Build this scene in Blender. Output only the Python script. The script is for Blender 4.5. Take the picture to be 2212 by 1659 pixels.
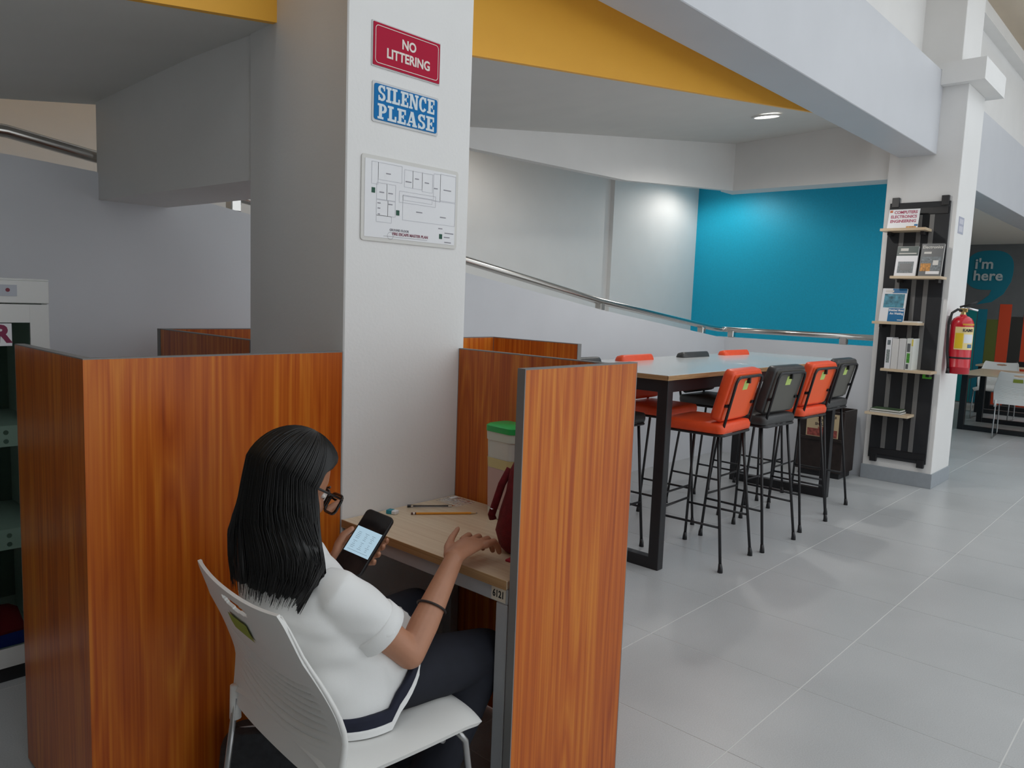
import bpy, bmesh, math, random
from mathutils import Vector, Matrix
import numpy as np
random.seed(7)
for o in list(bpy.data.objects): bpy.data.objects.remove(o)
scn = bpy.context.scene
C = scn.collection
PI = math.pi

# ------------------------------------------------------------------ camera
PITCH, ROLL, YAW, CAM_H = math.radians(-6.248), math.radians(2.166), math.radians(42.476), 1.45
fwd = Vector((math.cos(YAW)*math.cos(PITCH), math.sin(YAW)*math.cos(PITCH), math.sin(PITCH)))
r0 = Vector((math.sin(YAW), -math.cos(YAW), 0)); u0 = r0.cross(fwd)
rgt = r0*math.cos(ROLL) + u0*math.sin(ROLL); upv = rgt.cross(fwd)
cam = bpy.data.cameras.new('camera'); cam.sensor_width = 36; cam.lens = 36*1658/2212
cam.clip_start = .05; cam.clip_end = 200
co = bpy.data.objects.new('camera', cam); C.objects.link(co)
m = Matrix((rgt, upv, -fwd)).transposed().to_4x4(); m.translation = (0, 0, CAM_H)
co.matrix_world = m
scn.camera = co

# ------------------------------------------------------------------ world, exposure
w = bpy.data.worlds.new('sky'); scn.world = w; w.use_nodes = True
bg = w.node_tree.nodes['Background']
bg.inputs['Color'].default_value = (.90, .955, 1.0, 1); bg.inputs['Strength'].default_value = 1.55
scn.view_settings.view_transform = 'Standard'; scn.view_settings.look = 'None'
scn.view_settings.exposure = -0.13; scn.view_settings.gamma = 1.0
scn.view_settings.use_curve_mapping = False

# ------------------------------------------------------------------ materials
def srgb(r, g, b):
    f = lambda c: (c/255/12.92) if c/255 <= .04045 else ((c/255+.055)/1.055)**2.4
    return (f(r), f(g), f(b), 1)
MATS = {}
def mat(name, col, rough=.6, metal=0., noise=0., nscale=40., bump=0., bscale=200., trans=0., coat=0., emit=None, estr=0., alpha=1., spec=None, ior=None):
    if name in MATS: return MATS[name]
    M = bpy.data.materials.new(name); M.use_nodes = True; nt = M.node_tree; b = nt.nodes['Principled BSDF']
    b.inputs['Base Color'].default_value = col; b.inputs['Roughness'].default_value = rough
    b.inputs['Metallic'].default_value = metal; b.inputs['Transmission Weight'].default_value = trans
    b.inputs['Coat Weight'].default_value = coat
    if spec is not None: b.inputs['Specular IOR Level'].default_value = spec
    if ior: b.inputs['IOR'].default_value = ior
    b.inputs['Alpha'].default_value = alpha
    if emit: b.inputs['Emission Color'].default_value = emit; b.inputs['Emission Strength'].default_value = estr
    if noise or bump:
        tc = nt.nodes.new('ShaderNodeTexCoord')
    if noise:
        n = nt.nodes.new('ShaderNodeTexNoise'); n.inputs['Scale'].default_value = nscale; n.inputs['Detail'].default_value = 5
        nt.links.new(tc.outputs['Object'], n.inputs['Vector'])
        r = nt.nodes.new('ShaderNodeValToRGB')
        r.color_ramp.elements[0].position = .3; r.color_ramp.elements[1].position = .7
        r.color_ramp.elements[0].color = tuple(c*(1-noise) for c in col[:3])+(1,)
        r.color_ramp.elements[1].color = tuple(min(1, c*(1+noise)) for c in col[:3])+(1,)
        nt.links.new(n.outputs['Fac'], r.inputs['Fac']); nt.links.new(r.outputs['Color'], b.inputs['Base Color'])
    if bump:
        n2 = nt.nodes.new('ShaderNodeTexNoise'); n2.inputs['Scale'].default_value = bscale; n2.inputs['Detail'].default_value = 3
        nt.links.new(tc.outputs['Object'], n2.inputs['Vector'])
        bp = nt.nodes.new('ShaderNodeBump'); bp.inputs['Strength'].default_value = bump; bp.inputs['Distance'].default_value = .01
        nt.links.new(n2.outputs['Fac'], bp.inputs['Height']); nt.links.new(bp.outputs['Normal'], b.inputs['Normal'])
    MATS[name] = M
    return M

def wood_mat(name, stops, rough, axis_scale, wave_scale, dist, coat=0., grain=.25):
    """grain runs along the object's local axis with the smallest scale"""
    M = bpy.data.materials.new(name); M.use_nodes = True; nt = M.node_tree; b = nt.nodes['Principled BSDF']
    L = nt.links.new
    tc = nt.nodes.new('ShaderNodeTexCoord'); oi = nt.nodes.new('ShaderNodeObjectInfo')
    off = nt.nodes.new('ShaderNodeVectorMath'); off.operation = 'SCALE'
    comb = nt.nodes.new('ShaderNodeCombineXYZ'); comb.inputs[0].default_value = 3.1; comb.inputs[1].default_value = 5.7; comb.inputs[2].default_value = 1.3
    L(comb.outputs[0], off.inputs[0]); L(oi.outputs['Random'], off.inputs['Scale'])
    add = nt.nodes.new('ShaderNodeVectorMath'); L(tc.outputs['Object'], add.inputs[0]); L(off.outputs[0], add.inputs[1])
    mp = nt.nodes.new('ShaderNodeMapping'); mp.inputs['Scale'].default_value = axis_scale; L(add.outputs[0], mp.inputs['Vector'])
    n1 = nt.nodes.new('ShaderNodeTexNoise'); n1.inputs['Scale'].default_value = wave_scale; n1.inputs['Detail'].default_value = 2; n1.inputs['Distortion'].default_value = dist
    L(mp.outputs[0], n1.inputs['Vector'])
    # contour rings of the smooth noise make cathedral grain
    mul = nt.nodes.new('ShaderNodeMath'); mul.operation = 'MULTIPLY'; mul.inputs[1].default_value = 9; L(n1.outputs['Fac'], mul.inputs[0])
    pp = nt.nodes.new('ShaderNodeMath'); pp.operation = 'PINGPONG'; pp.inputs[1].default_value = .5; L(mul.outputs[0], pp.inputs[0])
    mp2 = nt.nodes.new('ShaderNodeMapping'); mp2.inputs['Scale'].default_value = tuple(a*(14 if a > .5 else 2) for a in axis_scale); L(add.outputs[0], mp2.inputs['Vector'])
    n2 = nt.nodes.new('ShaderNodeTexNoise'); n2.inputs['Scale'].default_value = wave_scale; n2.inputs['Detail'].default_value = 4; L(mp2.outputs[0], n2.inputs['Vector'])
    mx = nt.nodes.new('ShaderNodeMath'); mx.operation = 'MULTIPLY_ADD'; mx.inputs[1].default_value = grain; L(pp.outputs[0], mx.inputs[0])
    sc = nt.nodes.new('ShaderNodeMath'); sc.operation = 'MULTIPLY'; sc.inputs[1].default_value = .62; L(n2.outputs['Fac'], sc.inputs[0]); L(sc.outputs[0], mx.inputs[2])
    n3 = nt.nodes.new('ShaderNodeTexNoise'); n3.inputs['Scale'].default_value = wave_scale*1.6; n3.inputs['Detail'].default_value = 1; L(mp.outputs[0], n3.inputs['Vector'])
    mx2 = nt.nodes.new('ShaderNodeMath'); mx2.operation = 'MULTIPLY_ADD'; mx2.inputs[1].default_value = .45; L(n3.outputs['Fac'], mx2.inputs[0]); L(mx.outputs[0], mx2.inputs[2])
    r = nt.nodes.new('ShaderNodeValToRGB'); cr = r.color_ramp
    while len(cr.elements) < len(stops): cr.elements.new(.5)
    for e, (pos, c) in zip(cr.elements, stops): e.position = pos; e.color = c
    L(mx2.outputs[0], r.inputs['Fac']); L(r.outputs['Color'], b.inputs['Base Color'])
    b.inputs['Roughness'].default_value = rough; b.inputs['Coat Weight'].default_value = coat; b.inputs['Coat Roughness'].default_value = .25; b.inputs['Specular IOR Level'].default_value = .35
    MATS[name] = M
    return M

WALL = mat('painted_plaster_white', (.80, .79, .775, 1), .55, noise=.02, nscale=3, bump=.05, bscale=90)
WALLB = mat('painted_parapet', (.70, .715, .75, 1), .5, noise=.02, nscale=3)
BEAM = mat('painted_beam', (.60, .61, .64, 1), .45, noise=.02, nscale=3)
SOFFIT = mat('soffit_paint', (.66, .65, .62, 1), .7, noise=.02, nscale=4)
CEIL = mat('ceiling_beige', (.72, .62, .50, 1), .8, noise=.02, nscale=4)
ORANGE = mat('orange_paint', (1.0, .50, .05, 1), .55, noise=.02, nscale=5)
BLUE = mat('blue_paint', (.0, .42, .64, 1), .5, noise=.06, nscale=60)
GREYW = mat('mural_grey_paint', (.13, .135, .135, 1), .7, noise=.05, nscale=8)
SKIRT = mat('grey_skirting', (.33, .36, .39, 1), .45, noise=.04, nscale=30)
STEEL = mat('brushed_steel', (.62, .60, .57, 1), .18, metal=1)
BLACKM = mat('black_powder_coat', (.012, .012, .014, 1), .42)
CHROME = mat('chrome', (.75, .75, .76, 1), .12, metal=1)
GREYM = mat('grey_painted_steel', (.40, .41, .42, 1), .45, noise=.03, nscale=20)
WHITEP = mat('white_plastic', (.76, .755, .73, 1), .42)
GROUT = mat('grout_base', (.72, .72, .70, 1), .7)
EDGE = mat('grey_edge_banding', (.20, .195, .19, 1), .5)
LAM = wood_mat('cherry_laminate', [(.24, srgb(124, 46, 10)), (.46, srgb(166, 74, 18)), (.64, srgb(190, 96, 26)), (.86, srgb(212, 128, 42))], .32, (1.0, 1.0, .07), 8.5, .15, coat=.04, grain=.36)
OAK = wood_mat('pale_oak_laminate', [(.2, srgb(180, 154, 124)), (.5, srgb(208, 184, 154)), (.8, srgb(222, 204, 176))], .35, (1.0, .07, 1.0), 9, .1, coat=.15)
OAKE = wood_mat('oak_plywood_edge', [(.2, srgb(120, 88, 55)), (.5, srgb(160, 124, 84)), (.8, srgb(186, 152, 110))], .5, (.3, .07, 6.0), 14, .1)

def floor_mat():
    M = bpy.data.materials.new('grey_terrazzo_tile'); M.use_nodes = True; nt = M.node_tree; b = nt.nodes['Principled BSDF']; L = nt.links.new
    g = nt.nodes.new('ShaderNodeNewGeometry')
    n1 = nt.nodes.new('ShaderNodeTexNoise'); n1.inputs['Scale'].default_value = 220; n1.inputs['Detail'].default_value = 3; L(g.outputs['Position'], n1.inputs['Vector'])
    n2 = nt.nodes.new('ShaderNodeTexNoise'); n2.inputs['Scale'].default_value = 1.6; n2.inputs['Detail'].default_value = 4; L(g.outputs['Position'], n2.inputs['Vector'])
    mx = nt.nodes.new('ShaderNodeMath'); mx.operation = 'MULTIPLY_ADD'; mx.inputs[1].default_value = .55; L(n1.outputs['Fac'], mx.inputs[0])
    s = nt.nodes.new('ShaderNodeMath'); s.operation = 'MULTIPLY'; s.inputs[1].default_value = .45; L(n2.outputs['Fac'], s.inputs[0]); L(s.outputs[0], mx.inputs[2])
    r = nt.nodes.new('ShaderNodeValToRGB'); r.color_ramp.elements[0].position = .3; r.color_ramp.elements[1].position = .72
    r.color_ramp.elements[0].color = (.42, .435, .44, 1); r.color_ramp.elements[1].color = (.585, .60, .605, 1)
    L(mx.outputs[0], r.inputs['Fac']); L(r.outputs['Color'], b.inputs['Base Color'])
    r2 = nt.nodes.new('ShaderNodeMapRange'); r2.inputs['To Min'].default_value = .24; r2.inputs['To Max'].default_value = .42; L(n2.outputs['Fac'], r2.inputs['Value']); L(r2.outputs['Result'], b.inputs['Roughness'])
    return M
TILE = floor_mat()

# ------------------------------------------------------------------ mesh helpers
class B:
    def __init__(s): s.v = []; s.f = []; s.mi = []; s.cur = 0
    def add(s, vs, fs):
        o = len(s.v); s.v += [tuple(v) for v in vs]
        for f in fs: s.f.append([i+o for i in f]); s.mi.append(s.cur)
        return s
    def box(s, x0, x1, y0, y1, z0, z1, M=None):
        vs = [Vector((x, y, z)) for z in (z0, z1) for y in (y0, y1) for x in (x0, x1)]
        if M is not None: vs = [M @ v for v in vs]
        return s.add(vs, [(0, 2, 3, 1), (4, 5, 7, 6), (0, 1, 5, 4), (2, 6, 7, 3), (0, 4, 6, 2), (1, 3, 7, 5)])
    def prism(s, poly, org, ax, ay, n, t):
        """polygon (counter-clockwise seen against n) extruded by t along n"""
        org, ax, ay, n = map(Vector, (org, ax, ay, n)); k = len(poly)
        vs = [org+ax*p[0]+ay*p[1] for p in poly]; vs += [v+n*t for v in vs]
        return s.add(vs, [tuple(reversed(range(k))), tuple(range(k, 2*k))]+[(i, (i+1) % k, (i+1) % k+k, i+k) for i in range(k)])
    def loft(s, rings, cap=True, closed=True):
        k = len(rings[0]); vs = [p for r in rings for p in r]; fs = []
        for a in range(len(rings)-1):
            for i in range(k if closed else k-1):
                j = (i+1) % k
                fs.append((a*k+i, a*k+j, (a+1)*k+j, (a+1)*k+i))
        if cap and closed: fs.append(tuple(reversed(range(k)))); fs.append(tuple(range((len(rings)-1)*k, len(rings)*k)))
        return s.add(vs, fs)
    def ell(s, secs, n=20, cap=True):
        """secs: (centre, u, v) half-axis vectors"""
        rings = []
        for c, u, v in secs:
            c, u, v = Vector(c), Vector(u), Vector(v)
            rings.append([c+u*math.cos(2*PI*i/n)+v*math.sin(2*PI*i/n) for i in range(n)])
        return s.loft(rings, cap)
    def tube(s, pts, rad, n=10, cap=True, flat=None):
        pts = [Vector(p) for p in pts]; k = len(pts)
        if not hasattr(rad, '__len__'): rad = [rad]*k
        t = [(pts[min(i+1, k-1)]-pts[max(i-1, 0)]).normalized() for i in range(k)]
        ref = Vector((0, 0, 1)) if abs(t[0].z) < .9 else Vector((1, 0, 0))
        u = (ref-t[0]*ref.dot(t[0])).normalized(); rings = []
        for i in range(k):
            u = (u-t[i]*u.dot(t[i])).normalized(); v = t[i].cross(u)
            a, b_ = rad[i], rad[i]*(flat or 1)
            rings.append([pts[i]+u*a*math.cos(2*PI*j/n)+v*b_*math.sin(2*PI*j/n) for j in range(n)])
        return s.loft(rings, cap)
    def cap_tube(s, pts, rad, n=12):
        """tube with rounded ends"""
        pts = [Vector(p) for p in pts]
        if not hasattr(rad, '__len__'): rad = [rad]*len(pts)
        P, R = [], []
        d0 = (pts[0]-pts[1]).normalized(); d1 = (pts[-1]-pts[-2]).normalized()
        for a in (80, 55, 28): P.append(pts[0]+d0*rad[0]*math.sin(math.radians(a))); R.append(rad[0]*math.cos(math.radians(a)))
        P += pts; R += list(rad)
        for a in (28, 55, 80): P.append(pts[-1]+d1*rad[-1]*math.sin(math.radians(a))); R.append(rad[-1]*math.cos(math.radians(a)))
        return s.tube(P, R, n)
    def sphere(s, c, rx, ry, rz, M=None, n=20, m_=12):
        rings = []
        for a in range(1, m_):
            th = PI*a/m_
            ring = []
            for i in range(n):
                p = Vector((rx*math.sin(th)*math.cos(2*PI*i/n), ry*math.sin(th)*math.sin(2*PI*i/n), -rz*math.cos(th)))
                if M is not None: p = M @ p
                ring.append(Vector(c)+p)
            rings.append(ring)
        return s.loft(rings, True)
    def mesh(s, name, bevel=0., seg=1):
        me = bpy.data.meshes.new(name); me.from_pydata([tuple(v) for v in s.v], [], s.f)
        for p, i in zip(me.polygons, s.mi): p.material_index = i
        bm = bmesh.new(); bm.from_mesh(me)
        bmesh.ops.recalc_face_normals(bm, faces=bm.faces)
        if bevel:
            es = [e for e in bm.edges if len(e.link_faces) == 2 and e.calc_face_angle(0) > .6]
            bmesh.ops.bevel(bm, geom=es, offset=bevel, segments=seg, affect='EDGES', profile=.6, clamp_overlap=True)
        bm.to_mesh(me); bm.free()
        return me
def obj(name, b, mats, parent=None, bevel=0., seg=1, smooth=False, ang=None):
    me = b if isinstance(b, bpy.types.Mesh) else b.mesh(name, bevel, seg)
    for M in (mats if isinstance(mats, (list, tuple)) else [mats]): me.materials.append(M)
    if smooth:
        for p in me.polygons: p.use_smooth = True
        if ang is not None:
            try: me.set_sharp_from_angle(angle=math.radians(ang))
            except Exception: pass
    o = bpy.data.objects.new(name, me); C.objects.link(o)
    if parent is not None: o.parent = parent
    return o
def tag(o, label, cat=None, group=None, kind=None):
    o['label'] = label
    if cat: o['category'] = cat
    if group: o['group'] = group
    if kind: o['kind'] = kind
    return o
def thing(name, label, cat, loc=(0, 0, 0), rotz=0., group=None, kind=None):
    o = bpy.data.objects.new(name, None); C.objects.link(o); o.location = loc; o.rotation_euler = (0, 0, rotz); o.empty_display_size = .1
    return tag(o, label, cat, group, kind)
def struct(name, b, mats, label, parent=None, bevel=0., cat=None):
    o = obj(name, b, mats, parent, bevel)
    if parent is None: tag(o, label, cat or name.split('_')[0], None, 'structure')
    return o
def dup(root, loc, rotz, label, group=None):
    r = root.copy(); C.objects.link(r); r.location = loc; r.rotation_euler = (0, 0, rotz); r['label'] = label
    if group: r['group'] = group
    for ch in list(root.children):
        c = ch.copy(); C.objects.link(c); c.parent = r
        for g in ch.children:
            d = g.copy(); C.objects.link(d); d.parent = c
    return r
def text_mesh(s, size, depth=.001, bold=0., align='CENTER', shear=0., sx=1.):
    cu = bpy.data.curves.new('lettering', 'FONT'); cu.body = s; cu.size = size; cu.extrude = depth/2; cu.offset = bold
    cu.align_x = align; cu.align_y = 'CENTER'; cu.shear = shear; cu.resolution_u = 3
    o = bpy.data.objects.new('lettering', cu); C.objects.link(o)
    bpy.context.view_layer.update()
    me = bpy.data.meshes.new_from_object(o.evaluated_get(bpy.context.evaluated_depsgraph_get()))
    bpy.data.objects.remove(o); bpy.data.curves.remove(cu); me.materials.clear()
    if sx != 1: me.transform(Matrix.Diagonal((sx, 1, 1, 1)))
    return me
def frame(org, ax, ay):
    ax, ay = Vector(ax).normalized(), Vector(ay).normalized(); n = ax.cross(ay)
    M = Matrix((ax, ay, n)).transposed().to_4x4(); M.translation = org
    return M
def text(name, s, size, M, material, parent=None, **k):
    me = text_mesh(s, size, **k); me.transform(M)
    return obj(name, me, material, parent)
def rrect(w_, h_, r, n=5):
    pts = []
    for cx, cy, a0 in ((w_/2-r, h_/2-r, 0), (-w_/2+r, h_/2-r, 90), (-w_/2+r, -h_/2+r, 180), (w_/2-r, -h_/2+r, 270)):
        for i in range(n+1):
            a = math.radians(a0+90*i/n); pts.append((cx+r*math.cos(a), cy+r*math.sin(a)))
    return pts
def remesh(b, voxel, smooth=6, fac=.5):
    me = b.mesh('tmp') if isinstance(b, B) else b
    o = bpy.data.objects.new('tmp', me); C.objects.link(o)
    r = o.modifiers.new('r', 'REMESH'); r.mode = 'VOXEL'; r.voxel_size = voxel; r.use_smooth_shade = True
    if smooth:
        s = o.modifiers.new('s', 'SMOOTH'); s.factor = fac; s.iterations = smooth
    bpy.context.view_layer.update()
    out = bpy.data.meshes.new_from_object(o.evaluated_get(bpy.context.evaluated_depsgraph_get()))
    bpy.data.objects.remove(o)
    for p in out.polygons: p.use_smooth = True
    out.materials.clear()
    return out

# ================================================================== STRUCTURE
X0, X1, Y0, YB = -3.6, 15.2, -5.2, 5.0
FLOOR = struct('floor', B().box(X0-.2, X1+.3, Y0-.2, YB+.2, -.14, -.0012), GROUT, 'grey polished tile floor running through the whole library')
tx, ty = .60, .67
tb = B().box(.0022, tx-.0022, .0022, ty-.0022, -.0015, 0); tile_me = None
for i in range(-4, 22):
    for j in range(-3, 4):
        x, y = 2.865-.6*4+(i)*tx, 1.055+j*ty
        if y > 3.6: continue
        if tile_me is None:
            o = obj('tile', tb, TILE, FLOOR); tile_me = o.data
        else:
            o = bpy.data.objects.new('tile', tile_me); C.objects.link(o); o.parent = FLOOR
        o.location = (x, y, 0)
# near column
c1 = struct('column', B().box(1.393, 1.908, 1.987, 2.56, 0, 3.6), WALL, 'white square column carrying the red and blue signs', cat='column', bevel=.004)
# far column with skirting, cap ledge and upper shaft
c2 = thing('column', 'white column with the black wall shelf and fire extinguisher', 'column', (7.36, 1.947, 0), kind='structure')
def loc(bb, o): return Matrix.Translation(-Vector(o))
obj('shaft', B().box(-.28, .28, -.278, .278, 0, 3.46), WALL, c2, bevel=.004)
obj('skirting', B().box(-.289, .289, -.287, .287, 0, .125), SKIRT, c2, bevel=.002)
struct('trim_3', B().box(7.0, 7.72, 1.547, 2.044, 3.421, 3.47).box(7.0, 7.079, 1.547, 1.859, 3.30, 3.421).box(7.079, 7.641, 1.547, 1.668, 3.30, 3.421).box(7.641, 7.72, 1.547, 1.859, 3.30, 3.421), WALL, 'white ledge wrapped round the top of the far column', cat='ledge')
obj('upper_shaft', B().box(-.28, .28, -.21, .20, 3.47, 4.6), WALL, c2, bevel=.004)
# long beam between the columns
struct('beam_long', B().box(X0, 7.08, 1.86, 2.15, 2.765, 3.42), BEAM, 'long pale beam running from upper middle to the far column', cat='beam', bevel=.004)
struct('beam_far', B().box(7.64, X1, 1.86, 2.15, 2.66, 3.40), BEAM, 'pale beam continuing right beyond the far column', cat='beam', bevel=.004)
struct('wall_upper', B().box(X0, X1, 2.045, 2.145, 3.40, 4.6), WALL, 'bright white upper wall above the long beam')
struct('trim_1', B().box(7.64, X1, 1.93, 2.045, 4.30, 4.42), WALL, 'white cornice at the top of the upper wall', cat='cornice')
struct('ceiling', B().box(X0, X1, Y0, -3.6, 4.6, 4.75).box(X0, X1, .9, 2.15, 4.6, 4.75).box(X0, -1.2, -3.6, .9, 4.6, 4.75).box(14, X1, -3.6, .9, 4.6, 4.75), CEIL, 'beige high ceiling over the open hall')
# upper ramp flight: sloping soffit and orange fascia
def zs(x, y):
    a = 2.145+.134*x; b_ = 2.05+.140*x
    t = (y-2.41)/(3.65-2.41); return a*(1-t)+b_*t
XS = -2.6
vs = []
for x in (XS, 7.12):
    for y in (2.41, 3.70): vs += [(x, y, zs(x, y)), (x, y, zs(x, y)+.2)]
sb = B().add(vs, [(0, 2, 6, 4), (1, 5, 7, 3), (0, 4, 5, 1), (2, 3, 7, 6), (0, 1, 3, 2), (4, 6, 7, 5)])
struct('ceiling_soffit', sb, SOFFIT, 'sloping grey underside of the upper ramp flight', cat='ceiling')
ob = B().add([(x, y, z) for x in (XS, 7.12) for y in (2.385, 2.41) for z in (zs(x, 2.41)-.004, zs(x, 2.41)+1.15)], [(0, 2, 6, 4), (1, 5, 7, 3), (0, 4, 5, 1), (2, 3, 7, 6), (0, 1, 3, 2), (4, 6, 7, 5)])
struct('trim_2', ob, ORANGE, 'bright orange painted side of the upper ramp', cat='fascia')
# cross beam behind the near column
bb = B()
za, zb_ = 1.835, 1.815
pl = [(1.40, 2.55), (1.275, 3.66), (1.57, 3.66), (1.72, 2.55)]
vs = [(x, y, 1.835-.018*(y-2.55)) for x, y in pl]+[(x, y, 2.36) for x, y in pl]
bb.add(vs, [(0, 1, 2, 3), (4, 7, 6, 5), (0, 4, 5, 1), (1, 5, 6, 2), (2, 6, 7, 3), (3, 7, 4, 0)])
struct('beam_cross', bb, WALL, 'deep cross beam from the near column back to the ramp wall', cat='beam')
# ramp parapet (one wall, sloping top, returning at the far end)
prof = [(XS, 0), (7.12, 0), (7.12, 1.155), (7.03, 1.16), (5.08, 1.389), (3.517, 1.613), (1.92, 1.838), (1.26, 1.935), (.95, 1.955), (XS, 1.96)]
struct('wall_parapet', B().prism(prof, (0, 3.77, 0), (1, 0, 0), (0, 0, 1), (0, -1, 0), .12), WALLB, 'pale blue-white ramp parapet sloping down to the right')
struct('wall_parapet_return', B().box(7.12, 7.24, 2.225, 3.77, 0, 1.16), WALLB, 'short low parapet wall beside the far column')
# header over the parapet
hp = [(1.57, 2.22), (3.0, 2.40), (5.3, 2.45), (7.12, 2.60), (7.12, zs(7.12, 3.65)), (1.57, zs(1.57, 3.65))]
struct('beam_header', B().prism(hp, (0, 3.74, 0), (1, 0, 0), (0, 0, 1), (0, -1, 0), .07), WALL, 'white header above the ramp opening', cat='beam')
struct('beam_header_return', B().box(7.12, 7.36, 2.2, 3.80, 2.60, 3.9), WALL, 'white header in front of the blue wall', cat='beam')
# far walls of the ramp
struct('wall_back', B().box(X0, 8.72, YB, YB+.15, 0, 4.6), WALL, 'white back wall beyond the ramp handrail')
struct('wall_back_pier', B().box(6.93, 8.72, YB-.05, YB, 0, 4.6), WALL, 'slightly raised white pier on the back wall beside the blue wall')
struct('wall_blue', B().box(8.72, 8.87, 2.15, YB+.15, 0, 4.6), BLUE, 'bright turquoise blue painted wall behind the ramp')
struct('ceiling_ramp', B().box(7.36, 8.72, 2.2, 3.80, 3.02, 3.15).box(X0, 8.72, 3.80, YB, 3.02, 3.15), WALL, 'white ceiling over the ramp beyond the header', cat='ceiling')
rb = B().add([(x, y, z) for x, zt in ((7.24, .02), (1.2, .86), (XS, .86)) for y in (3.77, YB) for z in (0, zt)], [(0, 2, 3, 1), (0, 1, 5, 4), (2, 6, 7, 3), (1, 3, 7, 5), (4, 5, 9, 8), (6, 10, 11, 7), (5, 7, 11, 9), (8, 9, 11, 10)])
struct('floor_ramp', rb, TILE, 'grey ramp floor behind the parapet', cat='floor')
# far reading area
struct('wall_mural', B().box(14.8, 14.95, Y0, YB, 0, 4.6), GREYW, 'dark grey far wall with painted book spines and speech bubble')
struct('ceiling_far', B().box(8.87, 14.8, 2.15, YB, 2.66, 2.8), mat('far_ceiling', (.70, .66, .60, 1), .8), 'beige low ceiling over the far reading tables', cat='ceiling')
struct('wall_far_side', B().box(8.87, 14.8, YB-.2, YB, 0, 2.66), GREYW, 'side wall of the far reading area behind the blue wall')
# behind the viewer: unseen walls shaped for the light, glazed facade, added skylight
struct('wall_left', B().box(X0-.15, X0, Y0, YB+.15, 0, 4.6), GREYW, 'unseen wall behind the viewer, dark grey to limit bounced light')  # made dark so less light bounces onto the left-facing sides
struct('wall_front', B().box(X0, -.9, Y0-.1, Y0+.1, 0, 4.6).box(-.9, X1, Y0-.1, Y0+.1, 0, .5), WALL, 'unseen solid part of the hall facade, sized to limit daylight')  # solid length chosen for how much daylight reaches the left and the carrel
wn = thing('window_1', 'tall glazed facade along the open hall', 'window', (0, Y0, 0), kind='structure')
for i in range(9):
    x = -.9+(X1+.9)*i/8; obj('mullion', B().box(x-.05, x+.05, -.08, .08, .5, 4.6), WALL, wn)
obj('transom', B().box(-.85, X1, -.06, .06, 2.5, 2.59), WALL, wn)
wn = thing('added_skylight', 'added skylight opening in the hall ceiling, brightens floor and upper wall', 'window', (0, 0, 4.6), kind='structure')  # unseen opening, added to bring more light onto the floor and upper wall
for i in range(10):
    x = -1.2+15.2*i/9; obj('rafter', B().box(x-.04, x+.04, -3.6, .9, 0, .2), WALL, wn)

# ================================================================== HANDRAIL
hr = thing('handrail', 'polished steel handrail following the sloping ramp parapet', 'handrail', (7.0, 3.7, 0))
def HP(x, z, y=3.71): return (x-7.0, y-3.7, z)
rp = [(XS, 2.06), (.95, 2.055), (1.26, 2.01), (3.51, 1.705), (5.07, 1.465), (6.9, 1.255), (7.10, 1.238), (7.18, 1.235)]
path = [HP(x, z) for x, z in rp]+[(.18, -.06, 1.235), (.18, -.2, 1.235), (.18, -1.47, 1.235)]
obj('rail', B().tube(path, .027, 14), STEEL, hr, smooth=True)
for x in (.4, 1.93, 3.50, 5.07, 6.75):
    zt = np.interp(x, [p[0] for p in rp], [p[1] for p in rp]); zp = np.interp(x, [XS, .95, 1.26, 1.92, 3.517, 5.08, 7.03], [1.96, 1.955, 1.935, 1.838, 1.613, 1.389, 1.16])
    obj('post', B().box(x-7-.028, x-7+.028, -.022, .042, zp, zt-.012), STEEL, hr, bevel=.006)
for y in (3.60, 2.5):
    obj('post', B().box(.152, .208, y-3.7-.022, y-3.7+.042, 1.16, 1.228), STEEL, hr, bevel=.006)

# ================================================================== DOWNLIGHTS (lamps of the place, plus an added ramp fill)
LAMP = mat('lamp_glow', (1, 1, 1, 1), emit=(1, .98, .93, 1), estr=9)
def downlight(x, y, z, tilt, power, label, spot=165):
    t = thing('downlight', label, 'ceiling light', (x, y, z)); t.rotation_euler = (0, tilt, 0)
    n = 32
    ring = B().loft([[Vector((r*math.cos(2*PI*i/n), r*math.sin(2*PI*i/n), h)) for i in range(n)] for r, h in ((.105, 0), (.105, -.012), (.09, -.014), (.082, -.004), (.082, 0))], cap=False)
    obj('bezel', ring, WHITEP, t, smooth=True, ang=40)
    obj('lens', B().loft([[Vector((r*math.cos(2*PI*i/n), r*math.sin(2*PI*i/n), h)) for i in range(n)] for r, h in ((.082, -.002), (.075, -.009), (.03, -.012))]), LAMP, t, smooth=True)
    l = bpy.data.lights.new('downlight_lamp', 'SPOT'); l.energy = power; l.spot_size = math.radians(spot); l.spot_blend = .5; l.shadow_soft_size = .05; l.color = (1, .97, .92)
    lo = bpy.data.objects.new('lamp', l); C.objects.link(lo); lo.location = (0, 0, -.085); lo.parent = t
    return t
downlight(7.0-1.45, 2.63, zs(5.55, 2.63)-.001, -math.atan(.137), 40, 'round lit downlight in the sloping grey soffit')
downlight(8.02, 4.34, 3.019, 0, 27, 'round downlight over the ramp near the blue wall')
downlight(4.4, 4.20, 3.019, 0, 16, 'added fill light shaped as a downlight over the middle of the ramp')  # added lamp with no known source, brightens the back wall of the ramp

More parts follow.
